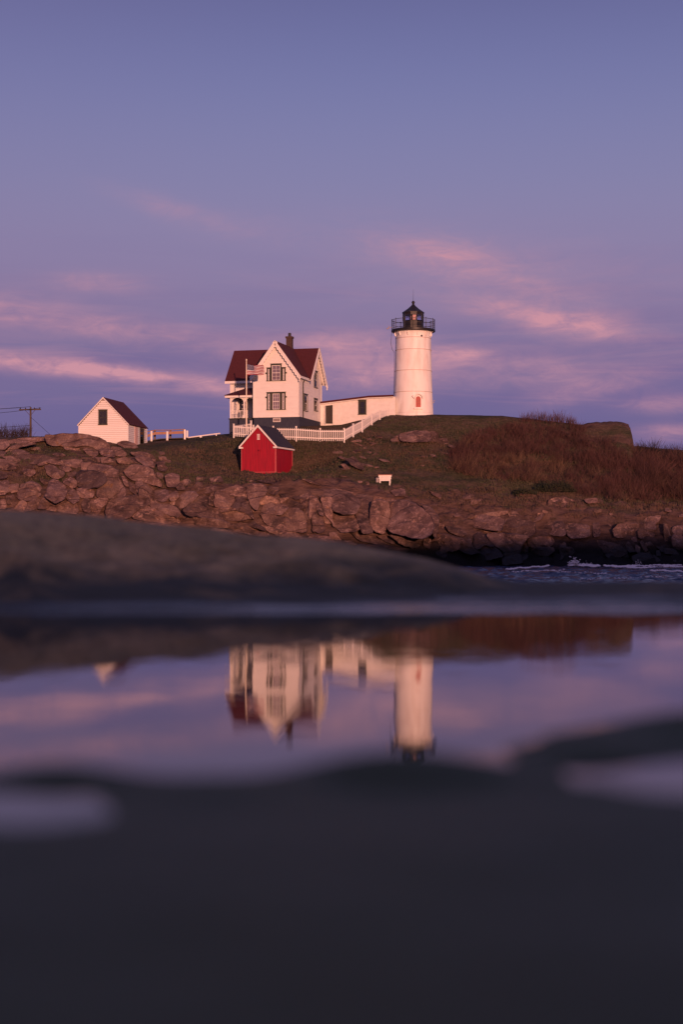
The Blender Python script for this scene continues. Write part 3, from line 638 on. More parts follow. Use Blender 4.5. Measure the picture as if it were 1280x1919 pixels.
named = [   # loose stones and blocks that stand out on their own
 ('A', [690,600,720,565,780,560,825,590,830,635,790,665,720,630], 'round pale boulder perched behind the tall upright boulder', 'boulder', 0),
 ('A', [490,740,520,640,550,590,590,570,640,600,700,640,720,700,700,780,600,820,520,790], 'tall upright egg-shaped boulder below the round pale one', 'boulder', -.3),
 ('B', [205,470,290,420,440,430,490,470,500,520,560,580,590,610,580,650,500,630,400,600,290,580,220,530], 'wedge-shaped slab sloping down below the white shed', 'boulder', -.2),
 ('B', [755,660,800,610,830,640,850,680,780,690], 'small pointed pale stone among the rubble at the edge of the turf', 'stone', -.2),
 ('B', [290,940,340,900,450,870,560,920,680,970,775,1000,770,1075,600,1050,420,1020,300,1000], 'long smooth brown slab tilted down just above the near rock', 'boulder', -.2),
 ('D', [545,230,620,215,680,260,690,330,660,430,640,490,560,475,530,400,525,320], 'oval block between two dark vertical cracks in the long rounded ledge', 'boulder', -.2),
 ('D', [690,240,780,215,880,240,960,285,1040,350,1065,420,1050,500,960,545,840,525,700,490,665,440,700,340], 'great rounded block at the end of the long ledge', 'boulder', -.3),
 ('D', [30,340,70,330,120,420,110,480,30,480], 'small upright block wedged in the cleft beside the long rounded ledge', 'boulder', 0),
 ('E', [345,450,360,380,480,365,640,390,690,410,655,520,560,515,420,490], 'capstone with a rusty face, the one nearer the long ledge, on the split block', 'boulder', -.3),
 ('E', [660,520,690,410,800,375,900,410,1000,440,1015,520,970,585,850,560,720,545], 'greyer capstone with a dark stain on the split block by the sea', 'boulder', -.3),
 ('E', [520,560,720,555,960,590,890,650,860,760,700,800,680,720,600,690], 'large shaded lower block carrying the two capstones by the sea', 'boulder', -.1),
 ('F', [0,200,60,170,180,175,280,230,270,330,150,400,0,400], 'rough reddish outcrop below the green bush', 'outcrop', 1.7),
 ('G', [210,390,280,375,345,450,330,465,260,440], 'flat tilted slab lying in the turf above the white bench', 'boulder', 0),
 ('G', [150,520,215,520,200,532], 'low pale wedge of stone in the mown grass', 'stone', 0),
 ('G', [300,560,335,560,332,576,303,576], 'small grey stone cube in the grass near the white bench', 'stone', 0),
 ('G', [364,568,390,568,391,589,366,589], 'small reddish stone in the grass nearest the white bench', 'stone', 0),
 ('C', [960,160,1050,175,1160,225,1080,212], 'long thin pale slab lying in the grass beside the red shed', 'boulder', -.2),
]
def topx(c, q):
    s, ox, oy = CR[c]; it = [float(v) for v in q]
    return [(ox + it[i] / s, oy + it[i + 1] / s) for i in range(0, len(it), 2)]
taken = []
for c, lst in ROCKS.items():
    for q in lst:
        p = topx(c, q); taken.append((sum(a for a, _ in p) / len(p), sum(b for _, b in p) / len(p)))
        make_rock(p, 'boulder', ground, dY=RN.uniform(-.15, .1) if c != 'F' else RN.uniform(-.15, .25))
for c, q, lab, cat, dy in named:
    o = make_rock(topx(c, q), 'boulder' if cat == 'boulder' else cat, dY=dy - (.55 if c in 'DE' and cat == 'boulder' and len(q) > 14 else .12 if c in 'AB' else 0), bulge=.3 if cat == 'outcrop' else 1); tag(o, lab, cat)
# rubble that fills the gaps between them
def rubble(px0, px1, n, lo, hi, rmin, rmax, dY=.25, flat=.7):
    for k in range(n):
        px = RN.uniform(px0, px1); py = RN.uniform(np.interp(px, *lo), np.interp(px, *hi)); r = RN.uniform(rmin, rmax)
        e = RN.uniform(1, 2.0); a0 = RN.uniform(-.4, .4); pts = []
        for i in range(7):
            a = i / 7 * 6.283 + RN.uniform(-.35, .35); rr = r * RN.uniform(.7, 1.2); x = math.cos(a) * rr * e; y = math.sin(a) * rr * flat
            pts.append((px + x * math.cos(a0) - y * math.sin(a0), py + x * math.sin(a0) + y * math.cos(a0)))
        make_rock(pts, 'boulder', ground, dY=dY, bulge=.9)
rubble(-150, 420, 9, ((-150, 200, 420), (900, 905, 930)), ((-150, 420), (965, 985)), 6, 13, .35)
rubble(-120, 320, 12, ((-120, 100, 320), (850, 850, 860)), ((-120, 320), (895, 895)), 4, 8, .1, .5)
rubble(420, 830, 12, ((420, 640, 830), (920, 940, 975)), ((420, 830), (1010, 1030)), 6, 12, .5)
rubble(830, 1430, 40, ((830, 1430), (960, 970)), ((830, 1430), (1045, 1050)), 5, 15, .5)
rubble(820, 1430, 16, ((820, 1430), (925, 945)), ((820, 1430), (965, 975)), 3, 6, .1)
rubble(600, 860, 16, ((600, 860), (825, 800)), ((600, 860), (885, 895)), 3, 8, .12, .32)
rubble(640, 860, 10, ((640, 860), (800, 800)), ((640, 860), (880, 890)), 2, 5, .0, .5)

# ------------------------------------------------------------ windows for any wall
def wall_frame(origin, u, n):
    u = Vector(u).normalized(); n = Vector(n).normalized()
    return Matrix(((u.x, n.x, 0, origin[0]), (u.y, n.y, 0, origin[1]), (u.z, n.z, 1, origin[2]), (0, 0, 0, 1)))
def window(root, M, u0, u1, z0, z1, cols=2, rows=4, cas=.10, trim=None, sash=None, hood=.05, curtain=True, name='window', pane=None, horn=False, rail=True):
    """u along the wall, z up, middle number is the distance out of the wall"""
    b = MB(M); t = cas
    b.box(u0, u0 + t, .002, .09, z0, z1).box(u1 - t, u1, .002, .09, z0, z1).box(u0 + t, u1 - t, .002, .088, z1 - t, z1)
    b.box(u0 - hood, u1 + hood, .002, .13, z1 + .002, z1 + .06)
    if horn: b.box(u0 - .09, u0 - .002, .002, .12, (z0 + z1) / 2 - .06, (z0 + z1) / 2 + .06).box(u1 + .002, u1 + .09, .002, .12, (z0 + z1) / 2 - .06, (z0 + z1) / 2 + .06)
    w = b.build(name, trim or GREEN, root)
    MB(M).box(u0 - .04, u1 + .04, .002, .14, z0 - .07, z0 - .002).build('sill', trim or GREEN, w)
    a0, a1, c0, c1 = u0 + t + .003, u1 - t - .003, z0, z1 - t - .003; f = .055
    s = MB(M).box(a0, a0 + f, .004, .06, c0, c1).box(a1 - f, a1, .004, .06, c0, c1).box(a0 + f, a1 - f, .004, .058, c0, c0 + f).box(a0 + f, a1 - f, .004, .058, c1 - f, c1)
    if rail: s.box(a0 + f, a1 - f, .004, .064, (c0 + c1) / 2 - f / 2, (c0 + c1) / 2 + f / 2)
    s.build('sash', sash or PAINT, w)
    for i in range(1, cols): x = a0 + f + (a1 - a0 - 2 * f) * i / cols; MB(M).box(x - .012, x + .012, .03, .052, c0 + f, c1 - f).build('muntin', sash or PAINT, w)
    for i in range(1, rows):
        z = c0 + f + (c1 - c0 - 2 * f) * i / rows
        if abs(z - (c0 + c1) / 2) > .05: MB(M).box(a0 + f, a1 - f, .031, .051, z - .012, z + .012).build('muntin', sash or PAINT, w)
    MB(M).box(a0 + f, a1 - f, .024, .030, c0 + f, c1 - f).build('pane', pane or GLASS, w)
    MB(M).box(a0 + f, a1 - f, .003, .012, c0 + f, c1 - f).build('curtain' if curtain else 'interior', CURT if curtain else DARKIN, w)
    return w
def barge(name, root, apex, foot, out, depth=.34, m=None, thick=.06, scallop=.09, n=13):
    """rake board with a scalloped lower edge from apex to foot (3D points); out: outward normal"""
    A = Vector(apex); B_ = Vector(foot); out = Vector(out).normalized(); L_ = (B_ - A).length; d = (B_ - A).normalized()
    dn = Vector((0, 0, -1)); dn = (dn - d * dn.dot(d)).normalized()
    top = [A, B_]; low = []
    steps = n * 6
    for k in range(steps + 1):
        t = k / steps; ph = (t * n) % 1; low.append(A + d * L_ * t + dn * (depth + scallop * math.sin(math.pi * ph)))
    vs = [A + d * L_ * k / steps for k in range(steps + 1)]
    b = MB(); N_ = steps + 1; allv = vs + low; allv += [p + out * thick for p in allv]
    fs = []
    for k in range(steps):
        fs += [(k, k + 1, N_ + k + 1, N_ + k), (2 * N_ + k, 2 * N_ + k + 1, 3 * N_ + k + 1, 3 * N_ + k), (k, k + 1, 2 * N_ + k + 1, 2 * N_ + k), (N_ + k, N_ + k + 1, 3 * N_ + k + 1, 3 * N_ + k)]
    fs += [(0, N_, 3 * N_, 2 * N_), (steps, N_ + steps, 3 * N_ + steps, 2 * N_ + steps)]
    b.add(allv, fs)
    o = b.build(name, m or PAINT, root)
    fas = MB().prism([A + out * (thick + .002), B_ + out * (thick + .002), B_ + out * (thick + .002) + dn * .16, A + out * (thick + .002) + dn * .16], out * .05).build('rake_moulding', m or PAINT, o)
    return o
def slab(root, pts, t, m, name='roof'):
    a, b_, c = (Vector(p) for p in pts[:3]); n = (b_ - a).cross(c - a).normalized()
    if n.z < 0: n = -n
    return MB().prism(pts, n * t).build(name, m, root)

# ------------------------------------------------------------ keeper's house
TH = R(14.5)
Yh = 178.0; p0 = W(475, 782, Yh)
house = thing('keepers_house', 'white clapboard house with red roofs, scalloped gables and a corner porch on the hill', 'house', p0, -TH)
def L(x, y, z): return (x, y, z - p0.z)
ZF = 16.09; EV = 20.50; RG = 24.40; RM = 24.28; EM = 20.42
hw = 5.27; cxw = hw / 2; pitch = (RG - EV) / 2.87
# walls
MB().prism([L(0, 0, ZF), L(hw, 0, ZF), L(hw, 0, RG - pitch * cxw - .02), L(cxw, 0, RG - .06), L(0, 0, RG - pitch * cxw - .02)], (0, 3.5, 0)).build('wall', WHITE, house)
pm = (RM - EM) / 3.4
MB().prism([L(-3.9, 3.5, ZF), L(-3.9, 9.5, ZF), L(-3.9, 9.5, RM - pm * 3 - .03), L(-3.9, 6.5, RM - .06), L(-3.9, 3.5, RM - pm * 3 - .03)], (hw + 3.9, 0, 0)).build('wall', WHITE, house)
fb = MB(); fb.box(.03, hw - .03, .03, 3.5, 12.6 - p0.z, ZF - p0.z - .002).box(-3.87, hw - .03, 3.502, 9.47, 12.6 - p0.z, ZF - p0.z - .002).box(-3.15, .028, .9, 3.5, 12.6 - p0.z, ZF - .12 - p0.z).build('foundation', FOUND, house)
MB().box(-.05, hw + .05, -.05, .0, -.05 + ZF - p0.z, .10 + ZF - p0.z).build('water_table', PAINT, house)
for x in (0, hw): MB().box(x - .06 if x == 0 else x - .14, x + .14 if x == 0 else x + .035, -.035, -.002, .1 + ZF - p0.z, RG - pitch * cxw - .12 - p0.z).build('corner_board', PAINT, house)
MB().box(hw + .002, hw + .035, -.035, .14, .1 + ZF - p0.z, EV - .3 - p0.z).build('corner_board', PAINT, house)
MB().box(hw + .002, hw + .035, 9.36, 9.52, ZF - p0.z, EM - p0.z).build('corner_board', PAINT, house)
MB().box(-3.92, -3.78, 3.465, 3.498, ZF - p0.z, EM + .3 - p0.z).build('corner_board', PAINT, house)
# roofs
sl_r = [L(cxw, -.42, RG), L(cxw + 2.87, -.42, EV), L(cxw + 2.87, 3.15, EV), L(cxw, 6.5, RG)]
slab(house, sl_r, .10, ROOF); sl_l = [L(cxw, -.42, RG), L(cxw - 2.87, -.42, EV), L(cxw - 2.87, 3.15, EV), L(cxw, 6.5, RG)]
slab(house, sl_l, .10, ROOF)
slab(house, [L(-4.4, 6.5, RM), L(-4.4, 3.1, EM), L(cxw - 2.9, 3.1, EM), L(cxw - .1, 6.4, RM - .1), L(cxw - .1, 6.5, RM)], .10, ROOF)
slab(house, [L(5.77, 6.5, RM), L(5.77, 3.1, EM), L(cxw + 2.7, 3.1, EM), L(cxw + .1, 6.4, RM - .1), L(cxw + .1, 6.5, RM)], .10, ROOF)
slab(house, [L(-4.4, 6.5, RM), L(-4.4, 9.9, EM), L(5.77, 9.9, EM), L(5.77, 6.5, RM)], .10, ROOF)
# fascia and eaves
for sx in (-1, 1):
    MB().prism([L(cxw, -.41, RG - .02), L(cxw + sx * 2.86, -.41, EV - .02), L(cxw + sx * 2.86, -.41, EV - .06), L(cxw, -.41, RG - .06)], (0, .38, 0)).build('soffit', PAINT, house)
for sy in (-1, 1):
    MB().prism([L(5.76, 6.5, RM - .02), L(5.76, 6.5 + sy * 3.38, EM - .02), L(5.76, 6.5 + sy * 3.38, EM - .06), L(5.76, 6.5, RM - .06)], (-.46, 0, 0)).build('soffit', PAINT, house)
MB().box(-4.4, -.24, 3.0, 3.09, EM - .22 - p0.z, EM + .06 - p0.z).build('fascia', PAINT, house)
MB().prism([L(cxw + 2.88, -.42, EV - .20), L(cxw + 2.88, 3.4, EV - .20), L(cxw + 2.88, 3.4, EV + .05), L(cxw + 2.88, -.42, EV + .05)], (.07, 0, 0)).build('fascia', PAINT, house)
MB().prism([L(cxw - 2.95, -.42, EV - .20), L(cxw - 2.95, 3.0, EV - .20), L(cxw - 2.95, 3.0, EV + .05), L(cxw - 2.95, -.42, EV + .05)], (.07, 0, 0)).build('fascia', PAINT, house)
for sx in (-1, 1):
    barge('bargeboard', house, L(cxw, -.44, RG + .12), L(cxw + sx * 2.98, -.44, EV - .02), (0, -1, 0))
for sy in (-1, 1):
    barge('bargeboard', house, L(5.78, 6.5, RM + .12), L(5.78, 6.5 + sy * 3.5, EM - .02), (1, 0, 0), depth=.42, scallop=.12)
for sx in (-1, 1):   # carved drops at the foot of the front gable
    x = cxw + sx * 2.80
    MB().lathe([(.03, -.62), (.10, -.52), (.05, -.42), (.14, -.30), (.08, -.1), (.10, .02)], 8).build('gable_drop', PAINT, house).location = L(x, -.47, EV)
x = MB().lathe([(.03, -.5), (.10, -.4), (.05, -.3), (.12, -.2), (.08, .02)], 8).build('gable_drop', PAINT, house); x.location = L(5.83, 9.85, EM - .1)
# chimney
ch = MB().box(2.2, 2.86, 5.3, 5.96, 22.6 - p0.z, 25.45 - p0.z).build('chimney', BRICK, house)
MB().box(2.13, 2.93, 5.23, 6.03, 25.452 - p0.z, 25.66 - p0.z).build('cap', BRICK, ch)
MB().lathe([(.19, 0), (.17, .42)], 12).build('flue_pot', BLACK, ch).location = L(2.53, 5.63, 25.66)
# tripartite windows of the front gable
FR = wall_frame(L(0, 0, p0.z), (1, 0, 0), (0, -1, 0)); kx = .968 * 16.85
def fu(px): return (px - 475) / kx
def fz(py): return (782 - py) * Yh / F
window(house, FR, fu(508), fu(528.2), fz(714), fz(683.5), 2, 4, cas=.13, trim=GREEN)
window(house, FR, fu(500.5), fu(507.6), fz(714), fz(690.5), 1, 4, cas=.13, trim=GREEN, horn=False)
window(house, FR, fu(528.6), fu(535.7), fz(714), fz(690.5), 1, 4, cas=.13, trim=GREEN)
window(house, FR, fu(509), fu(527), fz(768), fz(736.5), 3, 4, cas=.13, trim=GREEN)
window(house, FR, fu(500.5), fu(508.6), fz(768), fz(736.5), 1, 4, cas=.14, trim=GREEN)
window(house, FR, fu(527.4), fu(535.7), fz(768), fz(736.5), 1, 4, cas=.14, trim=GREEN)
for px in (499.3, 536.6):
    for py in (700, 745): MB(FR).box(fu(px) - .08, fu(px) + .08, .002, .11, fz(py) - .09, fz(py) + .07).build('window_ear', GREEN, house)
cv = MB(FR).box(fu(512), fu(526), -.02, .03, fz(791.5), fz(784)).build('cellar_window', PAINT, house)
MB(FR).box(fu(513), fu(525), .032, .038, fz(790.5), fz(785)).build('pane', CURT, cv)
# windows on the gable side
RT = wall_frame((hw, 0, 0), (0, 1, 0), (1, 0, 0))
window(house, RT, 6.15, 7.45, 19.9 - p0.z, 21.75 - p0.z, 1, 2, cas=.16, hood=.12)
window(house, RT, 6.15, 7.45, 17.25 - p0.z, 18.6 - p0.z, 1, 2, cas=.16, hood=.12)
window(house, RT, 1.95, 3.25, 16.9 - p0.z, 18.75 - p0.z, 1, 2, cas=.16, hood=.12)
MB(RT).box(-.002 + 8.1, 8.3, .002, .03, .25, .9).build('utility_box', PAINT, house)
MB().path([(hw + .3, 1.35, EV - .25 - p0.z), (hw + .1, 1.35, EV - .55 - p0.z), (hw + .1, 1.35, ZF - .1 - p0.z)], .06, 6).build('downpipe', GREEN, house)
# porch
zd = ZF - p0.z
MB().box(-3.22, 0 - .04, .82, 3.49, -.118 + zd, .0 + zd).build('porch_floor', GREEN, house)
pr = MB(); e0 = 18.62; e1 = 19.62
pr.add([L(-3.62, .55, e0), L(-.04, .55, e0), L(-.04, 3.49, e1), L(-2.0, 3.49, e1), L(-3.62, 3.49, e0), L(-3.62, .55, e0 + .07), L(-.04, .55, e0 + .07), L(-.04, 3.49, e1 + .07), L(-2.0, 3.49, e1 + .07), L(-3.62, 3.49, e0 + .07)],
       [(0, 1, 2, 3), (0, 3, 4), (5, 6, 7, 8), (5, 8, 9), (0, 1, 6, 5), (1, 2, 7, 6), (2, 3, 8, 7), (3, 4, 9, 8), (4, 0, 5, 9)]).build('porch_roof', ROOF, house)
MB().box(-3.58, -.045, .60, .70, e0 - .24 - p0.z, e0 - .005 - p0.z).box(-3.56, -3.47, .702, 3.45, e0 - .24 - p0.z, e0 - .005 - p0.z).build('porch_beam', PAINT, house)
for px_, py_ in ((-3.0, .95), (-1.38, .95), (-.12, .95), (-3.0, 3.3)):
    q = MB().box(px_ - .07, px_ + .07, py_ - .07, py_ + .07, zd + .002, e0 - .25 - p0.z).build('porch_post', PAINT, house)
    MB().box(px_ - .10, px_ + .10, py_ - .10, py_ + .10, e0 - .75 - p0.z, e0 - .66 - p0.z).build('capital', PAINT, q)
def arch(cx_, sgn):
    pts = []; r = .62; z1 = e0 - .25 - p0.z
    pts = [(cx_, .95, z1 - .002)] + [(cx_ + sgn * (r - r * math.sin(a)), .95, z1 - r + r * math.cos(a) - .002) for a in [math.pi / 2 * k / 8 for k in range(9)]]
    pts = [(cx_, .95, z1 - .01), (cx_ + sgn * r, .95, z1 - .01)] + [(cx_ + sgn * (r - r * math.sin(a)), .95, z1 - r + r * math.cos(a) - .01) for a in [math.pi / 2 * k / 8 for k in range(1, 9)]]
    MB().prism(pts, (0, .05, 0)).build('arch_bracket', PAINT, house)
arch(-2.93, 1); arch(-1.45, -1); arch(-1.31, 1); arch(-.19, -1)
rl = MB().box(-2.92, -1.46, .92, .98, zd + .80, zd + .86).box(-2.92, -1.46, .93, .97, zd + .08, zd + .12).build('balustrade', PAINT, house)
bal = None
for k in range(9):
    x = -2.83 + k * .16
    if bal is None: bal = MB().box(-.018, .018, -.018, .018, zd + .122, zd + .798).build('baluster', PAINT, rl); bal.location = (x, .95, 0)
    else: o = inst(bal, rl, Matrix.Translation((x, .95, 0)))
PF = wall_frame((0, 3.5, 0), (1, 0, 0), (0, -1, 0))
window(house, PF, -2.75, -1.85, 17.3 - p0.z, 18.4 - p0.z, 2, 2, curtain=False)
d = MB(PF).box(-1.25, -.35, .002, .06, zd + .002, zd + 2.15).build('front_door', DOOR, house)
MB(PF).box(-.45, -.40, .062, .10, zd + 1.0, zd + 1.06).build('handle', BLACK, d)
# chair on the porch
def hpt(lx, ly, lz): return house.matrix_basis @ Vector((lx, ly, lz))
MW = Matrix.Translation(p0) @ Matrix.Rotation(-TH, 4, 'Z')
def hw_(x, y, z): return MW @ Vector((x, y, z))
chr_ = thing('porch_chair', 'dark folding chair standing on the house porch behind the flagpole', 'chair', hw_(-1.75, 1.55, zd + .002), -TH + .5)
MB().box(-.24, .24, -.22, .22, .42, .46).build('seat', BLACK, chr_)
MB().prism([(-.24, .20, .46), (.24, .20, .46), (.24, .42, 1.0), (-.24, .42, 1.0)], (0, .03, 0)).build('backrest', BLACK, chr_)
for sx in (-1, 1):
    MB().tube((sx * .22, .3, .0), (sx * .22, -.2, .62), .02).build('leg', BLACK, chr_); MB().tube((sx * .22, -.25, .0), (sx * .22, .3, .7), .02).build('leg', BLACK, chr_)
    MB().box(sx * .25 - .03, sx * .25 + .03, -.22, .25, .64, .67).build('armrest', BLACK, chr_)

# ------------------------------------------------------------ covered passage from the house to the tower
pa = thing('covered_passage', 'low white passage building with dark roof linking the house to the lighthouse', 'building', W(601, 794, 185.5))
P = lambda px, py, Y: W(px, py, Y) - pa.location
yl, yr, ym = 185.5, 182.4, 183.4
wl = MB().prism([P(599, 800, yl + .05), P(690, 800, ym), P(690, 745.2, ym), P(599, 756.5, yl + .05)], (0, 2.6, 0)).prism([P(690, 800, ym), P(741, 800, yr), P(741, 743.2, yr), P(690, 745.2, ym)], (0, 2.6, 0)).build('wall', PAINT, pa)
for a, b_ in (((599, 756.3, yl - .3), (690, 745, ym - .3)), ((690, 745, ym - .3), (737.5, 743, yr - .3))):
    MB().prism([P(*a), P(*b_), P(b_[0], b_[1] - 3.4, b_[2]), P(a[0], a[1] - 3.6, a[2])], (0, 3.3, 0)).build('roof', ROOF, pa)
    MB().prism([P(a[0], a[1] + 1.6, a[2] + .05), P(b_[0], b_[1] + 1.6, b_[2] + .05), P(b_[0], b_[1] + .05, b_[2] + .05), P(a[0], a[1] + .05, a[2] + .05)], (0, .1, 0)).build('fascia', PAINT, pa)
yd = yl - (yl - ym) * (616 - 599) / 91
D = MB().prism([P(610, 793.5, yd), P(623.5, 793.5, yd - .25), P(623.5, 759, yd - .25), P(610, 760.5, yd)], (0, -.09, 0)).build('door', DOOR, pa)
MB().prism([P(609, 795, yd - .1), P(610, 795, yd - .1), P(610, 759.5, yd - .1), P(609, 759.5, yd - .1)], (0, -.05, 0)).prism([P(623.6, 795, yd - .35), P(624.6, 795, yd - .35), P(624.6, 758.2, yd - .35), P(623.6, 758.2, yd - .35)], (0, -.05, 0)).build('frame', PAINT, D)
ua = P(690, 800, ym) - P(599, 800, yl); ua.z = 0; ua.normalize(); nn_ = Vector((ua.y, -ua.x, 0))
yw = yl + .05 - (yl - ym) * (680 - 599) / 91
PW = wall_frame(P(680, 776, yw) + nn_ * .09, ua, nn_)
window(pa, PW, -.47, .47, 0, 1.58, 1, 2, cas=.13, curtain=False, sash=GREEN)

# ------------------------------------------------------------ lighthouse
TY = 184.3; tb = W(774.7, 777, TY)
tb.z -= .5
lh = thing('lighthouse', 'tall white round lighthouse with black lantern room and gallery', 'lighthouse', tb)
K = TY / F
def tz(py): return ZC + (HZ - py) * K - tb.z
PROF = [(.05 + 37.9 * K, tz(787)), (37.6 * K, tz(775)), (35.9 * K, tz(736)), (34.6 * K, tz(696)), (33.7 * K, tz(657)), (33.2 * K, tz(635))]
for (r0, z0), (r1, z1) in zip(PROF, PROF[1:]):
    pr_ = [(r0 + (r1 - r0) * t, z0 + (z1 - z0) * t) for t in (0.0, .5, .985)]
    sec = MB().lathe(pr_, 64).build('tower_section', TOWERW, lh, smooth=30)
for (r, z) in PROF[2:]:
    MB().lathe([(r - .02, z - .045), (r + .035, z - .04), (r + .035, z + .02), (r - .02, z + .025)], 64).build('seam_ring', mat('seam_paint', (.50, .42, .40), rough=.6), lh, smooth=30)
r0 = 33.2 * K
MB().lathe([(r0 - .01, tz(634.6)), (r0 + .01, tz(629)), (r0 + .10, tz(624.6)), (r0 + .22, tz(622.4))], 64).build('tower_neck', TOWERW, lh, smooth=30)
RD = 41.3 * K; zt = tz(621.6)
MB().lathe([(RD - .16, zt - .10), (RD, zt - .02), (RD, zt + .20), (RD - .1, zt + .22)], 48).build('gallery_deck', BLACK, lh, smooth=30)
br = None
for k in range(12):
    a = math.pi * 2 * (k + .35) / 12
    if br is None:
        pts = [(r0 + .01, 0, -.62), (r0 + .10, 0, -.55), (r0 + .2, 0, -.3), (RD - .35, 0, -.14), (RD - .1, 0, -.11), (RD - .1, 0, -.103), (r0 + .01, 0, -.103)]
        br = MB().prism([(x, y - .035, z) for x, y, z in pts], (0, .07, 0)).build('bracket', TOWERW, lh); br.matrix_local = Matrix.Translation((0, 0, zt)) @ Matrix.Rotation(a, 4, 'Z')
    else: inst(br, lh, Matrix.Translation((0, 0, zt)) @ Matrix.Rotation(a, 4, 'Z'))
zr = zt + .22; RR = RD - .06
po = None
for k in range(12):
    a = math.pi * 2 * (k + .12) / 12
    if po is None: po = MB().tube((0, 0, 0), (0, 0, 1.14), .032, .032, 6).tube((0, 0, 1.14), (0, 0, 1.22), .055, .01, 6).build('railing_post', BLACK, lh); po.location = (RR * math.cos(a), RR * math.sin(a), zr)
    else: inst(po, lh, Matrix.Translation((RR * math.cos(a), RR * math.sin(a), zr)))
for h_, t_ in ((1.08, .022), (.60, .016), (.12, .018)):
    MB().lathe([(RR - t_, zr + h_ - t_), (RR + t_, zr + h_ - t_), (RR + t_, zr + h_ + t_), (RR - t_, zr + h_ + t_), (RR - t_, zr + h_ - t_)], 48).build('railing_rail', BLACK, lh)
# the lathe closes its ends, so drop those caps
for o in [c for c in lh.children if c.name.startswith('railing_rail')]:
    bm = bmesh.new(); bm.from_mesh(o.data); bmesh.ops.delete(bm, geom=[f for f in bm.faces if len(f.verts) > 4], context='FACES_ONLY'); bm.to_mesh(o.data); bm.free()
ba = None
for k in range(96):
    a = math.pi * 2 * k / 96
    if ba is None: ba = MB().tube((0, 0, 0), (0, 0, .96), .009, .009, 3, caps=False).build('baluster', BLACK, lh); ba.location = (RR, 0, zr + .12)
    else: inst(ba, lh, Matrix.Translation((RR * math.cos(a), RR * math.sin(a), zr + .12)))
RL_ = 19.3 * K; zl = tz(601.5); zg = tz(586.8)
def ngon(r, z, n=10, off=0): return [(r * math.cos(2 * math.pi * (k + off) / n), r * math.sin(2 * math.pi * (k + off) / n), z) for k in range(n)]
MB().lathe([(RL_, zr - .002), (RL_, zl - .05), (RL_ + .04, zl - .045), (RL_ + .04, zl)], 10).build('lantern_base', BLACK, lh)
for k in range(10):
    a = 2 * math.pi * k / 10; b_ = 2 * math.pi * (k + 1) / 10
    A = Vector((RL_ * math.cos(a), RL_ * math.sin(a), zl + .002)); Bv = Vector((RL_ * math.cos(b_), RL_ * math.sin(b_), zl + .002))
    MB().tube(A, A + Vector((0, 0, zg - zl - .004)), .045, .045, 5).build('mullion', BLACK, lh)
    A2, B2 = A * .985, Bv * .985; A2.z = B2.z = zl + .003; inn = -((A2 + B2) / 2).normalized() * .008; inn.z = 0; e = (B2 - A2) * .06
    MB().prism([A2 + e, B2 - e, B2 - e + Vector((0, 0, zg - zl - .008)), A2 + e + Vector((0, 0, zg - zl - .008))], inn).build('lantern_pane', GLASS, lh)
MB().lathe([(RL_ - .03, zg - .28), (RL_ + .02, zg - .28), (RL_ + .02, zg - .002)], 10).build('lantern_ring', BLACK, lh)
for o in [c for c in lh.children if c.name.startswith('lantern_ring')]:
    bm = bmesh.new(); bm.from_mesh(o.data); bmesh.ops.delete(bm, geom=[f for f in bm.faces if len(f.verts) > 4], context='FACES_ONLY'); bm.to_mesh(o.data); bm.free()
ro = MB().lathe([(RL_ - .05, zg), (RL_ + .10, zg - .02), (RL_ + .10, zg + .07), (RL_ * .55, zg + .50), (.24, zg + .86), (.15, zg + .98), (.13, zg + 1.08)], 10).build('lantern_roof', BLACK, lh)
MB().lathe([(.02, zg + 1.07), (.13, zg + 1.10), (.19, zg + 1.2), (.17, zg + 1.32), (.07, zg + 1.41), (.02, zg + 1.43)], 14).build('ventilator_ball', BLACK, lh, smooth=60)
MB().tube((0, 0, zg + 1.42), (0, 0, tz(542)), .022, .008, 5).build('lightning_rod', BLACK, lh)
le = MB().lathe([(.22, zl - .3), (.24, zl), (.34, zl + .15), (.40, zl + .42), (.34, zl + .70), (.22, zl + .86)], 16).build('fresnel_lens', LENS, lh, smooth=60)
MB().lathe([(.28, zr), (.28, zl - .3)], 10).build('lens_pedestal', BLACK, lh)
# added panel behind the front pane, coloured amber to stand in for sunset light
MB().box(-.10, .36, -RL_ * .80, -RL_ * .80 + .02, zl + .02, zg - .3).build('amber_panel', LENS, lh)
# window with hood on the shaft
def tower_pt(px, py, out=0):
    dx = (px - 774.7) * K; z = tz(py); r = np.interp(-z, [-p[1] for p in PROF][::-1], [p[0] for p in PROF][::-1]) if False else float(np.interp(z, [p[1] for p in PROF], [p[0] for p in PROF])) + out
    return Vector((dx, -math.sqrt(max(.01, r * r - dx * dx)), z))
wc = tower_pt(782, 767); ang = math.atan2(wc.x, -wc.y); un = Vector((math.cos(ang), math.sin(ang), 0)); no = Vector((math.sin(ang), -math.cos(ang), 0))
TF = wall_frame(wc - no * .05, un, no)
def archpoly(hw0, z0, zs, n=8): return [(-hw0, 0, z0), (hw0, 0, z0)] + [(hw0 * math.cos(math.pi * k / n), 0, zs + hw0 * math.sin(math.pi * k / n)) for k in range(n + 1)]
ww = MB(TF).prism(archpoly(.42, -.02, 1.05), (0, .14, 0)).build('window', TOWERW, lh)
MB(TF).prism(archpoly(.29, .06, 1.0), (0, .02, 0)).M
g_ = MB(TF @ Matrix.Translation((0, .142, 0))).prism(archpoly(.29, .06, 1.0), (0, .015, 0)).build('pane', REDGL, ww)
MB(TF).box(-.29, .29, .16, .18, .62, .67).box(-.02, .02, .16, .182, .06, 1.25).build('muntin', mat('red_sash', (.35, .10, .08), rough=.5), ww)
MB(TF).box(-.55, .55, .0, .24, -.16, -.03).build('sill', TOWERW, ww)
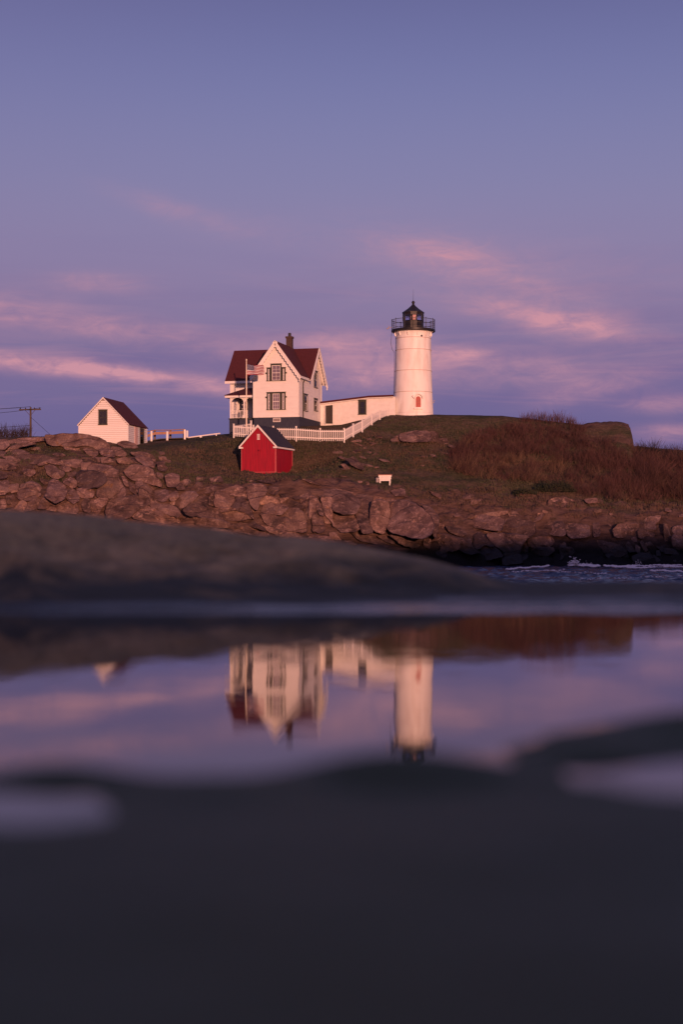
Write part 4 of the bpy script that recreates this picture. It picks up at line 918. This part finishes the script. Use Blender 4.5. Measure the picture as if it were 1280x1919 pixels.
hd = [(-.70, 0, 1.28), (-.56, 0, 1.14), (-.5, 0, 1.0)] + [(-.5 * math.cos(math.pi * k / 8), 0, 1.0 + .52 * math.sin(math.pi * k / 8)) for k in range(1, 8)] + [(.5, 0, 1.0), (.56, 0, 1.14), (.70, 0, 1.28), (.62, 0, 1.42), (0, 0, 1.70), (-.62, 0, 1.42)]
MB(TF).prism(hd, (0, .24, 0)).build('hood', TOWERW, ww)
pc = tower_pt(788.5, 633); ang = math.atan2(pc.x, -pc.y)
ph = MB().lathe([(.17, -.03), (.17, .05), (.12, .06), (.12, .0)], 16).build('porthole', TOWERW, lh); ph.matrix_local = Matrix.Translation(pc) @ Vector((math.sin(ang), -math.cos(ang), 0)).to_track_quat('Z', 'Y').to_matrix().to_4x4()
MB().lathe([(.115, .055), (.115, .064)], 16).build('pane', DARKIN, ph)
# lamp arm, cable and small fittings
def TP(px, py, y): return Vector(((px - 774.7) * K, y, tz(py)))
MB().tube(TP(735, 614, -.3), TP(728, 614.5, -.3), .03).tube(TP(729.5, 615, -.3), TP(725, 617, -.3), .04, .10, 8).tube(TP(728.5, 614, -.3), TP(728.5, 611.5, -.3), .03, .05).build('fog_lamp', mat('grey_fitting', (.35, .3, .3), rough=.6), lh)
MB().path([TP(734, 624, -.2), TP(732.8, 645, -.2), TP(735, 655, -.2), TP(739.3, 661, -.2), TP(739, 690, -.2), TP(737.8, 740, -.2), TP(736.5, 776, -.2)], .02, 4).build('cable', BLACK, lh)
MB().tube(TP(811, 752, 0), TP(815.5, 750.5, 0), .035).tube(TP(811, 755.5, 0), TP(814.5, 753.5, 0), .04).build('wall_fitting', mat('grey_fitting', (.35, .3, .3)), lh)
MB().box(16 * K, 18.5 * K, -.2, .2, zr, zr + .45).build('gallery_box', mat('grey_fitting', (.35, .3, .3)), lh) if False else None

# ------------------------------------------------------------ white shed on the left with real boards
def shed(label, corner, Y, width, depth, th, zbase, zeave, zpeak, wallm, roofm, trimm, name):
    c = W(corner[0], corner[1], Y); c.z = zbase
    t = thing(name, label, 'shed', c, -th)
    h = zeave - zbase; p = zpeak - zbase; x0 = -width
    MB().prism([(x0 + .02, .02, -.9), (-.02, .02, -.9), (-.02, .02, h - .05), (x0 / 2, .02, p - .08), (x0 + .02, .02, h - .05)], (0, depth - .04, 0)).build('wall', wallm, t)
    return t, h, p
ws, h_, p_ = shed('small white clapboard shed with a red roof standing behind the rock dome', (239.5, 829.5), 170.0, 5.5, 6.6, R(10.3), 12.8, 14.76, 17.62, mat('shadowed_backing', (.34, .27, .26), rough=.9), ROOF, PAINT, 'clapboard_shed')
wd, dp = 5.5, 6.6
def board(u0, u1, z0, z1, M, parent, first=[None]):
    """one lapped board: unit mesh scaled to its length"""
    if first[0] is None:
        o = MB().add([(0, 0, 0), (1, 0, 0), (1, .045, 0), (0, .045, 0), (0, 0, 1), (1, 0, 1), (1, .008, 1), (0, .008, 1)], [(0, 1, 2, 3), (4, 7, 6, 5), (0, 4, 5, 1), (1, 5, 6, 2), (2, 6, 7, 3), (3, 7, 4, 0)]).build('clapboard', mat('board_paint', (.80, .78, .76), (.70, .67, .65), 1.2, .6, rnd=.05), parent); first[0] = o
    else: o = inst(first[0], parent)
    o.matrix_local = M @ Matrix.Translation((u0, 0, z0)) @ Matrix.Diagonal((u1 - u0, 1, max(.02, z1 - z0 - .022), 1))
FM = wall_frame((0, .015, 0), (1, 0, 0), (0, -1, 0)); SM = wall_frame((-.015, 0, 0), (0, 1, 0), (1, 0, 0))
ex = .20; z = -.7
while z < p_ - .1:
    zt_ = min(z + ex, p_ - .06); half = wd / 2 if zt_ <= h_ else wd / 2 * (p_ - zt_) / (p_ - h_)
    if half > .15:
        wx0, wx1, wz0, wz1 = -wd + (181.5 - 142.5) / 97 * wd, -wd + (199 - 142.5) / 97 * wd, (829.5 - 794.5) * 170 / F, (829.5 - 767.5) * 170 / F
        if z + ex > wz0 + .1 and z < wz1 - .1:
            board(-wd / 2 - half, wx0 + .03, z, zt_, FM, ws); board(wx1 - .03, -wd / 2 + half, z, zt_, FM, ws)
        else: board(-wd / 2 - half, -wd / 2 + half, z, zt_, FM, ws)
    if zt_ < h_ + .1: board(0, 2.2, z, zt_, SM, ws); board(3.22, 4.08, z, zt_, SM, ws); board(5.5, dp, z, zt_, SM, ws)
    z += ex
window(ws, FM, wx0, wx1, wz0, wz1, 2, 2, cas=.07, hood=.02, curtain=False, sash=GREEN)
window(ws, SM, 4.1, 5.48, .12, 1.76, 1, 2, cas=.07, hood=.02, curtain=False, sash=GREEN)
dd = MB(SM).box(2.22, 3.2, .002, .07, -.25, 1.85).build('door', mat('pinkish_door', (.62, .42, .38), rough=.6), ws)
MB(SM).box(3.05, 3.11, .072, .11, .8, .86).build('handle', BLACK, dd)
for a, b_ in (((-wd / 2, p_), (-wd - .12, h_ - .06)), ((-wd / 2, p_), (.12, h_ - .06))):
    slab(ws, [(a[0], -.10, a[1]), (b_[0], -.10, b_[1]), (b_[0], dp + .1, b_[1]), (a[0], dp + .1, a[1])], .07, ROOF)
    MB().prism([(a[0], -.14, a[1] + .07), (b_[0], -.14, b_[1] + .05), (b_[0], -.14, b_[1] - .08), (a[0], -.14, a[1] - .08)], (0, .035, 0)).build('rake_board', PAINT, ws)
MB(FM).box(-.09, .03, .002, .05, -.7, h_ - .07).build('corner_board', PAINT, ws); MB(FM).box(-wd - .03, -wd + .09, .002, .05, -.7, h_ - .07).build('corner_board', PAINT, ws)
MB(SM).box(dp - .1, dp + .02, .04, .07, -.7, h_ - .07).build('corner_board', PAINT, ws)

# ------------------------------------------------------------ red shed
rs, h2, p2 = shed('bright red shed with white trim and a dark roof on the grass slope', (517, 887), 165.0, 3.87, 5.1, R(18), 9.35, 12.2, 14.32, REDW, ROOFD, PAINT, 'red_shed')
w2, d2 = 3.87, 5.1
FM2 = wall_frame((0, .02, 0), (1, 0, 0), (0, -1, 0)); SM2 = wall_frame((-.02, 0, 0), (0, 1, 0), (1, 0, 0))
for a, b_ in (((-w2 / 2, p2), (-w2 - .18, h2 - .12)), ((-w2 / 2, p2), (.18, h2 - .12))):
    slab(rs, [(a[0], -.18, a[1]), (b_[0], -.18, b_[1]), (b_[0], d2 + .1, b_[1]), (a[0], d2 + .1, a[1])], .08, ROOFD)
    MB().prism([(a[0], -.22, a[1] + .09), (b_[0], -.22, b_[1] + .06), (b_[0], -.22, b_[1] - .16), (a[0], -.22, a[1] - .18)], (0, .035, 0)).build('rake_board', PAINT, rs)
for s_ in (-w2 + .14, .08):
    MB().box(s_ - .30, s_ + .12, -.26, .0, h2 - .26, h2 - .10).build('eave_return', PAINT, rs)
MB(SM2).box(-.1, d2 + .08, .02, .22, h2 - .26, h2 - .10).build('fascia', PAINT, rs)
mt = mat('worn_red_trim', (.62, .20, .20), (.55, .12, .14), 6, .6)
MB(FM2).box(-w2 + .02, -w2 + .06, .002, .03, .0, h2 - .27).box(-.10, -.065, .002, .03, .0, h2 - .27).box(-w2 + .062, -.102, .002, .03, .12, .155).build('corner_trim', mt, rs)
MB(SM2).box(.06, .10, .002, .03, .0, h2 - .27).box(d2 - .08, d2 - .04, .002, .03, -.1, h2 - .27).box(.102, d2 - .082, .002, .03, .10, .135).build('corner_trim', mt, rs)
lv = MB(FM2).box(-w2 / 2 - .16, -w2 / 2 + .16, .002, .03, p2 - 1.5, p2 - .86).build('louver_vent', mat('vent_backing', (.35, .05, .06), rough=.7), rs)
for k in range(5):
    MB(FM2).box(-w2 / 2 - .13, -w2 / 2 + .16, .032, .07, p2 - 1.47 + k * .125, p2 - 1.40 + k * .125).build('slat', PAINT, lv)
lp = MB(FM2).tube((-w2 / 2 + .15, .0, h2 - .42), (-w2 / 2 + .15, .22, h2 - .36), .03).tube((-w2 / 2 + .15, .2, h2 - .50), (-w2 / 2 + .15, .2, h2 - .34), .13, .05, 8).build('barn_lamp', REDW, rs)
MB(FM2).box(-w2 + .5, -.5, .002, .022, .16, 2.1).build('door', REDW, rs)
MB(FM2).box(-w2 / 2 - .008, -w2 / 2 + .008, .023, .03, .16, 2.1).build('door_seam', mat('dark_red_seam', (.12, .005, .02)), rs)

# ------------------------------------------------------------ flagpole and flag
fp = W(461.5, 822, 173.6); pole = thing('flagpole', 'slim white flagpole in front of the house porch', 'flagpole', fp)
pt_ = (822 - 677) * 173.6 / F
MB().tube((0, 0, -.3), (0, 0, pt_), .080, .045, 10).build('pole', mat('cream_paint', (.82, .74, .60), rough=.5), pole)
MB().lathe([(.02, pt_), (.09, pt_ + .04), (.05, pt_ + .10), (.08, pt_ + .18), (.03, pt_ + .26)], 10).build('finial', mat('cream_paint', (.82, .74, .60)), pole)
def make_flag():
    nx, ny = 44, 26; Wd, Hh = 1.95, 1.16; z1 = (822 - 682.5) * 173.6 / F; b = MB(); vs = []
    def surf(u, v):
        return Vector((.07 + u * Wd * (.93 + .03 * math.sin(v * 3)), .30 * math.sin(u * 7 + v * 1.4) * u ** .7 - .25 * u, z1 - v * Hh * (1 - .0 * u) - (.16 * u * (1 - u) * 2 + .10 * u) * (1 - v * .9) + .035 * math.sin(u * 12 + v * 2) * u))
    for j in range(ny + 1):
        for i in range(nx + 1): vs.append(surf(i / nx, j / ny))
    b.v = [tuple(v) for v in vs]
    for j in range(ny):
        for i in range(nx):
            a = j * (nx + 1) + i; b.f.append([a, a + 1, a + nx + 2, a + nx + 1]); b.mi.append(2 if (i < nx * .4 and j < 14) else (0 if (j // 2) % 2 == 0 else 1))
    o = b.build('national_flag', [FLAGR, FLAGW, FLAGB], None, smooth=60); o.location = fp
    tag(o, 'flag with red and white stripes and a starred blue canton flying from the pole', 'flag')
    st = MB()
    for r in range(9):
        for c in range(6 if r % 2 == 0 else 5):
            u = .4 * (c + (.5 if r % 2 == 0 else 1)) / 6; v = (14 / 26) * (r + .6) / 9.2
            for sgn in (-1, 1):
                cpt = surf(u, v) + Vector((0, sgn * .006, 0)); ring = []
                for k in range(10):
                    rr = .030 if k % 2 == 0 else .013; a = math.pi / 2 + k * math.pi / 5; ring.append(cpt + Vector((rr * math.cos(a), 0, rr * math.sin(a))))
                st.add(ring, [tuple(range(10))])
    s = st.build('star', FLAGW, o); s['kind'] = 'stuff'
make_flag()

# ------------------------------------------------------------ picket fence
fence = thing('picket_fence', 'white picket fence running along the yard in front of the house and up the bank', 'fence', W(645, 828, 172))
FO = fence.location
PK = MB().add([(-.045, -.012, 0), (.045, -.012, 0), (.045, .012, 0), (-.045, .012, 0), (-.045, -.012, .94), (.045, -.012, .94), (.045, .012, .94), (-.045, .012, .94), (0, -.012, 1), (0, .012, 1)],
              [(0, 3, 2, 1), (0, 1, 5, 4), (2, 3, 7, 6), (1, 2, 6, 5), (3, 0, 4, 7), (4, 5, 8), (6, 7, 9), (5, 6, 9, 8), (7, 4, 8, 9)])
first = [None]; fpost = [None]
def run(a, b_, sp, h0, h1, post0=True, post1=False, hp=1.12):
    A = W(*a) - FO; B_ = W(*b_) - FO; d_ = B_ - A; n = max(2, int(math.hypot(d_.x, d_.y) / sp)); ang = math.atan2(d_.y, d_.x)
    for k in range(1, n):
        t = k / n; p = A + d_ * t; hh = h0 + (h1 - h0) * t
        M = Matrix.Translation(p) @ Matrix.Rotation(ang, 4, 'Z') @ Matrix.Diagonal((1, 1, hh, 1))
        if first[0] is None: first[0] = PK.build('picket', PAINT, fence); first[0].matrix_local = M
        else: inst(first[0], fence, M)
    up = Vector((0, 0, 1)); dn = Vector((d_.x, d_.y, 0)).normalized(); nb = Vector((-dn.y, dn.x, 0)) * .05
    for f_ in (.2, .82):
        a0 = A + up * h0 * f_ + nb * .4; b0 = B_ + up * h1 * f_ + nb * .4
        MB().prism([a0, b0, b0 + up * .09, a0 + up * .09], nb).build('rail', PAINT, fence)
    for ok, p, hh in ((post0, A, h0), (post1, B_, h1)):
        if ok:
            if fpost[0] is None:
                fpost[0] = MB().box(-.07, .07, -.07, .07, -.15, .98).box(-.09, .09, -.09, .09, .98, 1.02).build('post', PAINT, fence); q = fpost[0]
            else: q = inst(fpost[0], fence)
            q.matrix_local = Matrix.Translation(p) @ Matrix.Rotation(ang, 4, 'Z') @ Matrix.Diagonal((1, 1, hh * hp, 1))
run((438, 817.5, 173.5), (475, 820.5, 173), .19, 1.18, 1.22)
run((475, 820.5, 173), (512, 823, 172.5), .19, 1.22, 1.25)
run((512, 823, 172.5), (555, 824.5, 172), .23, 1.25, 1.30)
run((555, 824.5, 172), (600, 826.5, 172), .23, 1.30, 1.22)
run((600, 826.5, 172), (645, 826.5, 172), .23, 1.22, 1.22, True, True)
sl_ = [(645, 826, 172), (662, 816, 173.4), (679, 807, 174.8), (697, 794, 176.6), (712, 784.5, 178.6), (727.5, 778.2, 180.6)]
for i, (a, b_) in enumerate(zip(sl_, sl_[1:])):
    hs = [1.22, 1.15, 1.12, 1.02, .86, .56]; run(a, b_, .17, hs[i], hs[i + 1], i > 0, i == 4, 1.1)
run((438, 817.5, 173.5), (470.5, 812, 177.2), .3, 1.15, 1.15, False, True, 1.2)

# ------------------------------------------------------------ wooden ramp with rails, and the low rail
rp = thing('wooden_ramp', 'timber boat ramp with white posts and brown plank rails beside the white shed', 'ramp', W(313, 825, 178))
Q = lambda px, py, Y: W(px, py, Y) - rp.location
def rod(name, a, b_, r, m, parent=rp): return MB().tube(a, b_, r, r, 6).build(name, m, parent)
for px, py0, py1, Y in ((283.5, 827, 808, 178), (313.2, 825.5, 808.5, 178), (346, 823.5, 805, 178), (350.5, 820, 807, 179.4)):
    MB().box(*[c for c in (Q(px, py0, Y).x - .10, Q(px, py0, Y).x + .10, Q(px, py0, Y).y - .12, Q(px, py0, Y).y + .12, Q(px, py0, Y).z, Q(px, py1, Y).z)]).build('post', PAINT, rp)
for px, py0, py1, Y in ((289.5, 824, 807, 180), (318.8, 823, 806, 180), (344.5, 822, 804.5, 180)):
    MB().box(Q(px, py0, Y).x - .11, Q(px, py0, Y).x + .11, Q(px, py0, Y).y - .08, Q(px, py0, Y).y + .08, Q(px, py0, Y).z, Q(px, py1, Y).z).build('post', WOOD, rp)
for Y in (178.15, 179.85):
    for x0, y0, x1, y1 in ((276, 814.5, 290, 809.5), (290, 809.5, 318, 808.8), (318, 808.8, 346, 807.5)):
        MB().prism([Q(x0, y0, Y), Q(x1, y1, Y), Q(x1, y1 + 5, Y), Q(x0, y0 + 5, Y)], (0, .05, 0)).build('side_plank', PLANK, rp)
    MB().path([Q(276, 809, Y), Q(290, 806, Y), Q(318, 806, Y), Q(346, 804.3, Y)], .05, 5).build('handrail', PLANK, rp)
MB().prism([Q(276, 825.5, 177.9), Q(300, 821.6, 177.9), Q(350, 819.8, 177.9), Q(352, 821.2, 177.9), Q(300, 823.2, 177.9), Q(276, 827.5, 177.9)], (0, 2.2, 0)).build('deck', BLACK, rp)
lr = thing('low_pipe_rail', 'thin white pipe rail following the crest from the ramp towards the house', 'rail', W(376, 820, 179))
Q2 = lambda px, py, Y: W(px, py, Y) - lr.location
MB().path([Q2(352, 820, 178.5), Q2(376, 816.8, 179), Q2(400, 813.6, 179.6), Q2(412, 812.2, 180)], .075, 6).build('rail', PAINT, lr)
MB().box(-.12, .12, -.1, .1, -.1, .22).build('post', PAINT, lr)
MB().box(Q2(405, 812, 179.8).x - .05, Q2(405, 812, 179.8).x + .05, .7, .8, Q2(405, 818, 179.8).z, Q2(405, 812.8, 179.8).z).build('post', PAINT, lr)

# ------------------------------------------------------------ white bench on the mown grass
by, _ = hit(722, 904); by -= .3
bn = thing('garden_bench', 'small white slatted bench alone on the mown grass below the hill', 'bench', W(722, 905.5, by), R(-8)); k_ = by / F
for i in range(3): MB().box(-11.5 * k_, 11.5 * k_, -.16 + i * .13, -.05 + i * .13, .46, .50).build('seat_slat', PAINT, bn)
for i in range(3): MB().box(-(12 - i) * k_, (12.5 - i) * k_, -.25, -.22, .62 - i * .20, .80 - i * .20).build('front_slat', PAINT, bn)
MB().box(-12.5 * k_, 13 * k_, -.3, .35, .80, .86).build('top', mat('reddish_board', (.42, .20, .17), rough=.7), bn)
for sx in (-1, 1):
    for y in (-.2, .22): MB().box(sx * 9 * k_ - .05, sx * 9 * k_ + .05, y - .04, y + .04, -.25, .797).build('leg', PAINT, bn)
cr = thing('feed_crate', 'small grey crate on the grass beside the white bench', 'crate', W(707.5, 903.5, by), .2)
for i in range(3): MB().box(-.16, .16, -.13, .13, -.02 + i * .15, .10 + i * .15).build('slat', mat('grey_crate', (.30, .27, .28), rough=.8), cr)
MB().box(-.13, .13, -.10, .10, .0, .44).build('body', mat('grey_crate', (.30, .27, .28)), cr)

# ------------------------------------------------------------ utility pole and wires
def upole(px, py, Y, label):
    u = thing('utility_pole', label, 'utility pole', W(px, py, Y), R(-12), 'utility poles')
    h = 55 * Y / F
    MB().tube((0, 0, -.5), (0, 0, h), .15, .11, 8).build('pole', POLEW, u)
    MB().box(-1.34, 1.34, -.24, -.12, h - .37, h - .22).build('crossarm', POLEW, u)
    for s_ in (-1, 1): MB().tube((s_ * .62, -.14, h - .35), (s_ * .06, -.1, h - .95), .025).build('brace', POLEW, u)
    for x in (-1.2, -.55, .55, 1.2): MB().lathe([(.05, h - .22), (.07, h - .16), (.04, h - .06)], 8).build('insulator', BLACK, u).location = (x, -.18, 0)
    return u
u1 = upole(56.5, 818, 186, 'dark wooden utility pole with a crossarm on the ridge behind bare bushes')
u2 = upole(-420, 838, 176, 'dark wooden utility pole with a crossarm beyond the rocks, next along the line')
def wire(a, b_, sag, label, n=16):
    A, B_ = Vector(a), Vector(b_); pts = [A.lerp(B_, k / n) - Vector((0, 0, sag * 4 * (k / n) * (1 - k / n))) for k in range(n + 1)]
    o = MB().path(pts, .022, 4).build('overhead_wire', BLACK); tag(o, label, 'wire', 'overhead wires')
wire(W(37, 763.5, 186), W(-440, 735, 177), 1.0, 'upper overhead wire leaving the near end of the crossarm')
wire(W(57, 762, 186), W(-400, 732, 176), 1.1, 'overhead wire leaving the top of the utility pole')
wire(W(76, 764, 186), W(-380, 738, 176), 1.5, 'lower overhead wire leaving the far end of the crossarm')
wire(W(57, 797, 186), W(-420, 800, 176), .5, 'lowest overhead wire strung halfway up the utility pole')
wire(W(57, 782, 186), W(95, 816, 182), .0, 'thin guy wire slanting from the utility pole to the rocks', 2)

# ------------------------------------------------------------ vegetation
VG = random.Random(23)
def twigs(b, base, h, spread, n, r=.016, lean=0.0, up=1.0, fan=.34, sub=2):
    for _ in range(n):
        p = Vector(base) + Vector((VG.gauss(0, spread * .35), VG.gauss(0, spread * .35), -.1)); L1 = h * VG.uniform(.45, 1)
        d_ = Vector((VG.gauss(lean, fan), VG.gauss(0, fan), up)).normalized(); q = p + d_ * L1 * .55; e = d_ + Vector((VG.gauss(0, .3), VG.gauss(0, .3), .1)); q2 = q + e.normalized() * L1 * .45
        b.tube(p, q, r, r * .7, 3, caps=False); b.tube(q, q2, r * .7, r * .25, 3, caps=False)
        for _k in range(sub):
            t = VG.uniform(.3, .95); s0 = p.lerp(q, t); f_ = (d_ + Vector((VG.gauss(0, .7), VG.gauss(0, .7), .2))).normalized(); b.tube(s0, s0 + f_ * L1 * .38, r * .5, r * .2, 3, caps=False)
def on_ground(px, py): Y, _ = hit(px, py); p = W(px, py, Y); return Vector((p.x, p.y, ground_z(p.x, p.y)))
# the big red thicket
TOP = [(850, 850), (865, 825), (890, 805), (940, 795), (985, 790), (1040, 790), (1090, 800), (1180, 812), (1192, 845), (1280, 852), (1450, 866)]
BOT = [(850, 885), (900, 898), (1000, 905), (1060, 920), (1130, 940), (1450, 945)]
tp = ([t[0] for t in TOP], [t[1] for t in TOP]); bt = ([t[0] for t in BOT], [t[1] for t in BOT])
tk = MB()
for _ in range(1000):
    px = VG.uniform(850, 1420); t = VG.random(); a, b_ = np.interp(px, *tp) + 4, np.interp(px, *bt); py = a + (b_ - a) * t
    if 1092 < px < 1186 and py < 832: continue
    g = on_ground(px, py); hgt = VG.uniform(1.2, 2.9) * (1 if t > .12 else .6) * (1.2 if px > 1185 else 1) * (.75 + .5 * noise.noise(Vector((px * .02, py * .03, 2)))); tk.cur = 1 if (t > .6 and px < 1060 and VG.random() < .45) or VG.random() < .05 else 0
    twigs(tk, g, hgt, .9, 17, .014, fan=.62, sub=4)
tko = tk.build('thicket', [TWIGR, TWIGT]); tag(tko, 'dense leafless red-brown thicket covering the slope beyond the lighthouse', 'thicket', kind='stuff')
# shrubs that stand up against the sky
SK = [(988, 787, 1.0, 'low bare shrub on the skyline where the turf crest meets the thicket'), (1010, 788, 1.3, 'bare twiggy shrub on the skyline, second after the turf crest'), (1030, 789, 1.1, 'bare shrub in the middle of the skyline row above the thicket'),
      (1048, 790, 1.35, 'tallest bare shrub of the skyline row above the thicket'), (1070, 793, 1.0, 'last bare shrub of the skyline row before the rock cap'),
      (1200, 846, 1.2, 'spiky bare shrub just below the rock cap at the hill end'), (1222, 848, 1.6, 'tall spiky bare shrub in the dip beyond the rock cap'), (1245, 851, 1.2, 'bare shrub low on the ridge beyond the rock cap'), (1270, 853, 1.4, 'outermost bare shrub on the falling ridge by the frame edge')]
for px, py, h_s, lab in SK:
    h_s *= 1.35
    g = on_ground(px, py + 2); b = MB(); twigs(b, (0, 0, 0), h_s, 1.1, 60, .018); o = b.build('bare_shrub', TWIGR if px < 1100 else TWIGD); o.location = g; tag(o, lab, 'shrub', 'bare shrubs along the skyline')
for px, py, h_s, lab in [(8, 822, 2.2, 'tall bare bush at the frame edge on the ridge'), (27, 821, 1.7, 'bare bush on the ridge between two others near the pole'), (44, 820, 2.1, 'bare bush nearest the utility pole on the ridge'), (-25, 823, 2.0, 'bare bush on the ridge just past the frame edge'), (70, 816, .35, 'tiny tuft of dry stalks behind the rocks past the pole')]:
    g = W(px, py, 177); g.z = ground_z(g.x, g.y); b = MB(); twigs(b, (0, 0, 0), h_s, 1.2, 70, .02); o = b.build('bare_shrub', TWIGD); o.location = g; tag(o, lab, 'shrub', 'bare bushes near the utility pole')
# low green bushes under the thicket
def leafy(px, py, w, h, n, m, name, label, cat='bush'):
    g = on_ground(px, py); b = MB()
    for _ in range(n):
        a = VG.uniform(0, 6.283); e = VG.uniform(-.1, 1); r = VG.uniform(.55, 1) ; c = Vector((math.cos(a) * w / 2 * r * math.sqrt(1 - max(0, e) ** 2 * .8), math.sin(a) * w * .3 * r, max(0, e) * h * r * VG.uniform(.7, 1.1)))
        s_ = VG.uniform(.05, .12); u = Vector((VG.gauss(0, 1), VG.gauss(0, 1), VG.gauss(0, 1))).normalized(); v = u.orthogonal().normalized()
        b.add([c + u * s_, c + v * s_ * .6, c - u * s_, c - v * s_ * .6], [(0, 1, 2, 3)])
    o = b.build(name, m); o.location = g; tag(o, label, cat)
leafy(1040, 921, 4.6, 1.3, 1800, BUSHG, 'evergreen_bush', 'dark green evergreen bush at the foot of the red thicket')
leafy(985, 925, 2.6, .6, 700, BUSHG, 'evergreen_bush', 'small dark green bush on the grass edge left of the larger evergreen')
leafy(905, 920, 3.2, .5, 600, TUFTB, 'dry_bush', 'low brownish bush above the split block')
# grass tufts and dead weeds over the slopes
gt = MB(); cnt = 0
def tuft(b, g, h, n, w=.03, m=0):
    b.cur = m
    for _ in range(n):
        a = VG.uniform(0, 6.283); l = Vector((VG.gauss(0, .35), VG.gauss(0, .35), 1)).normalized() * h * VG.uniform(.6, 1.1); o = g + Vector((VG.gauss(0, .12), VG.gauss(0, .12), -.03)); s_ = Vector((math.cos(a), math.sin(a), 0)) * w
        b.add([o - s_, o + s_, o + l], [(0, 1, 2)])
for _ in range(26000):
    px = VG.uniform(-60, 1400); top = np.interp(px, [-60, 100, 275, 437, 645, 735, 990, 1100, 1190, 1400], [824, 818, 843, 815, 812, 779, 787, 797, 845, 860]); bot = np.interp(px, [-60, 300, 640, 820, 1400], [900, 915, 895, 945, 962])
    py = top + (bot - top) * VG.random() ** .9
    if px < 280 and VG.random() < .55: continue
    g = on_ground(px, py); nn2 = noise.noise(g * .16 + Vector((3, 0, 0)))
    mown = (640 < px < 900 and 885 < py < 912) or (py < top + 6)
    tuft(gt, g, (.10 if mown else VG.uniform(.12, .34)), 3, .05, 1 if nn2 + VG.gauss(0, .12) > -.02 else 0)
go = gt.build('grass', [TUFTG, TUFTB]); tag(go, 'rough autumn grass and dead weeds covering the hill slopes', 'grass', kind='stuff')
wd_ = MB()
for _ in range(640):
    if VG.random() < .3: px, py = VG.gauss(765, 40), VG.uniform(828, 885)
    else: px, py = VG.uniform(780, 1400), VG.uniform(915, 985)
    if noise.noise(Vector((px * .03, py * .05, 0))) < -.15: continue
    wd_.cur = VG.randrange(2); twigs(wd_, on_ground(px, py), VG.uniform(.3, .6), .6, 9, .016)
wo = wd_.build('dead_weeds', [TUFTB, TWIGT]); tag(wo, 'patches of pale dead weeds below the tower and above the sea rocks', 'weeds', kind='stuff')
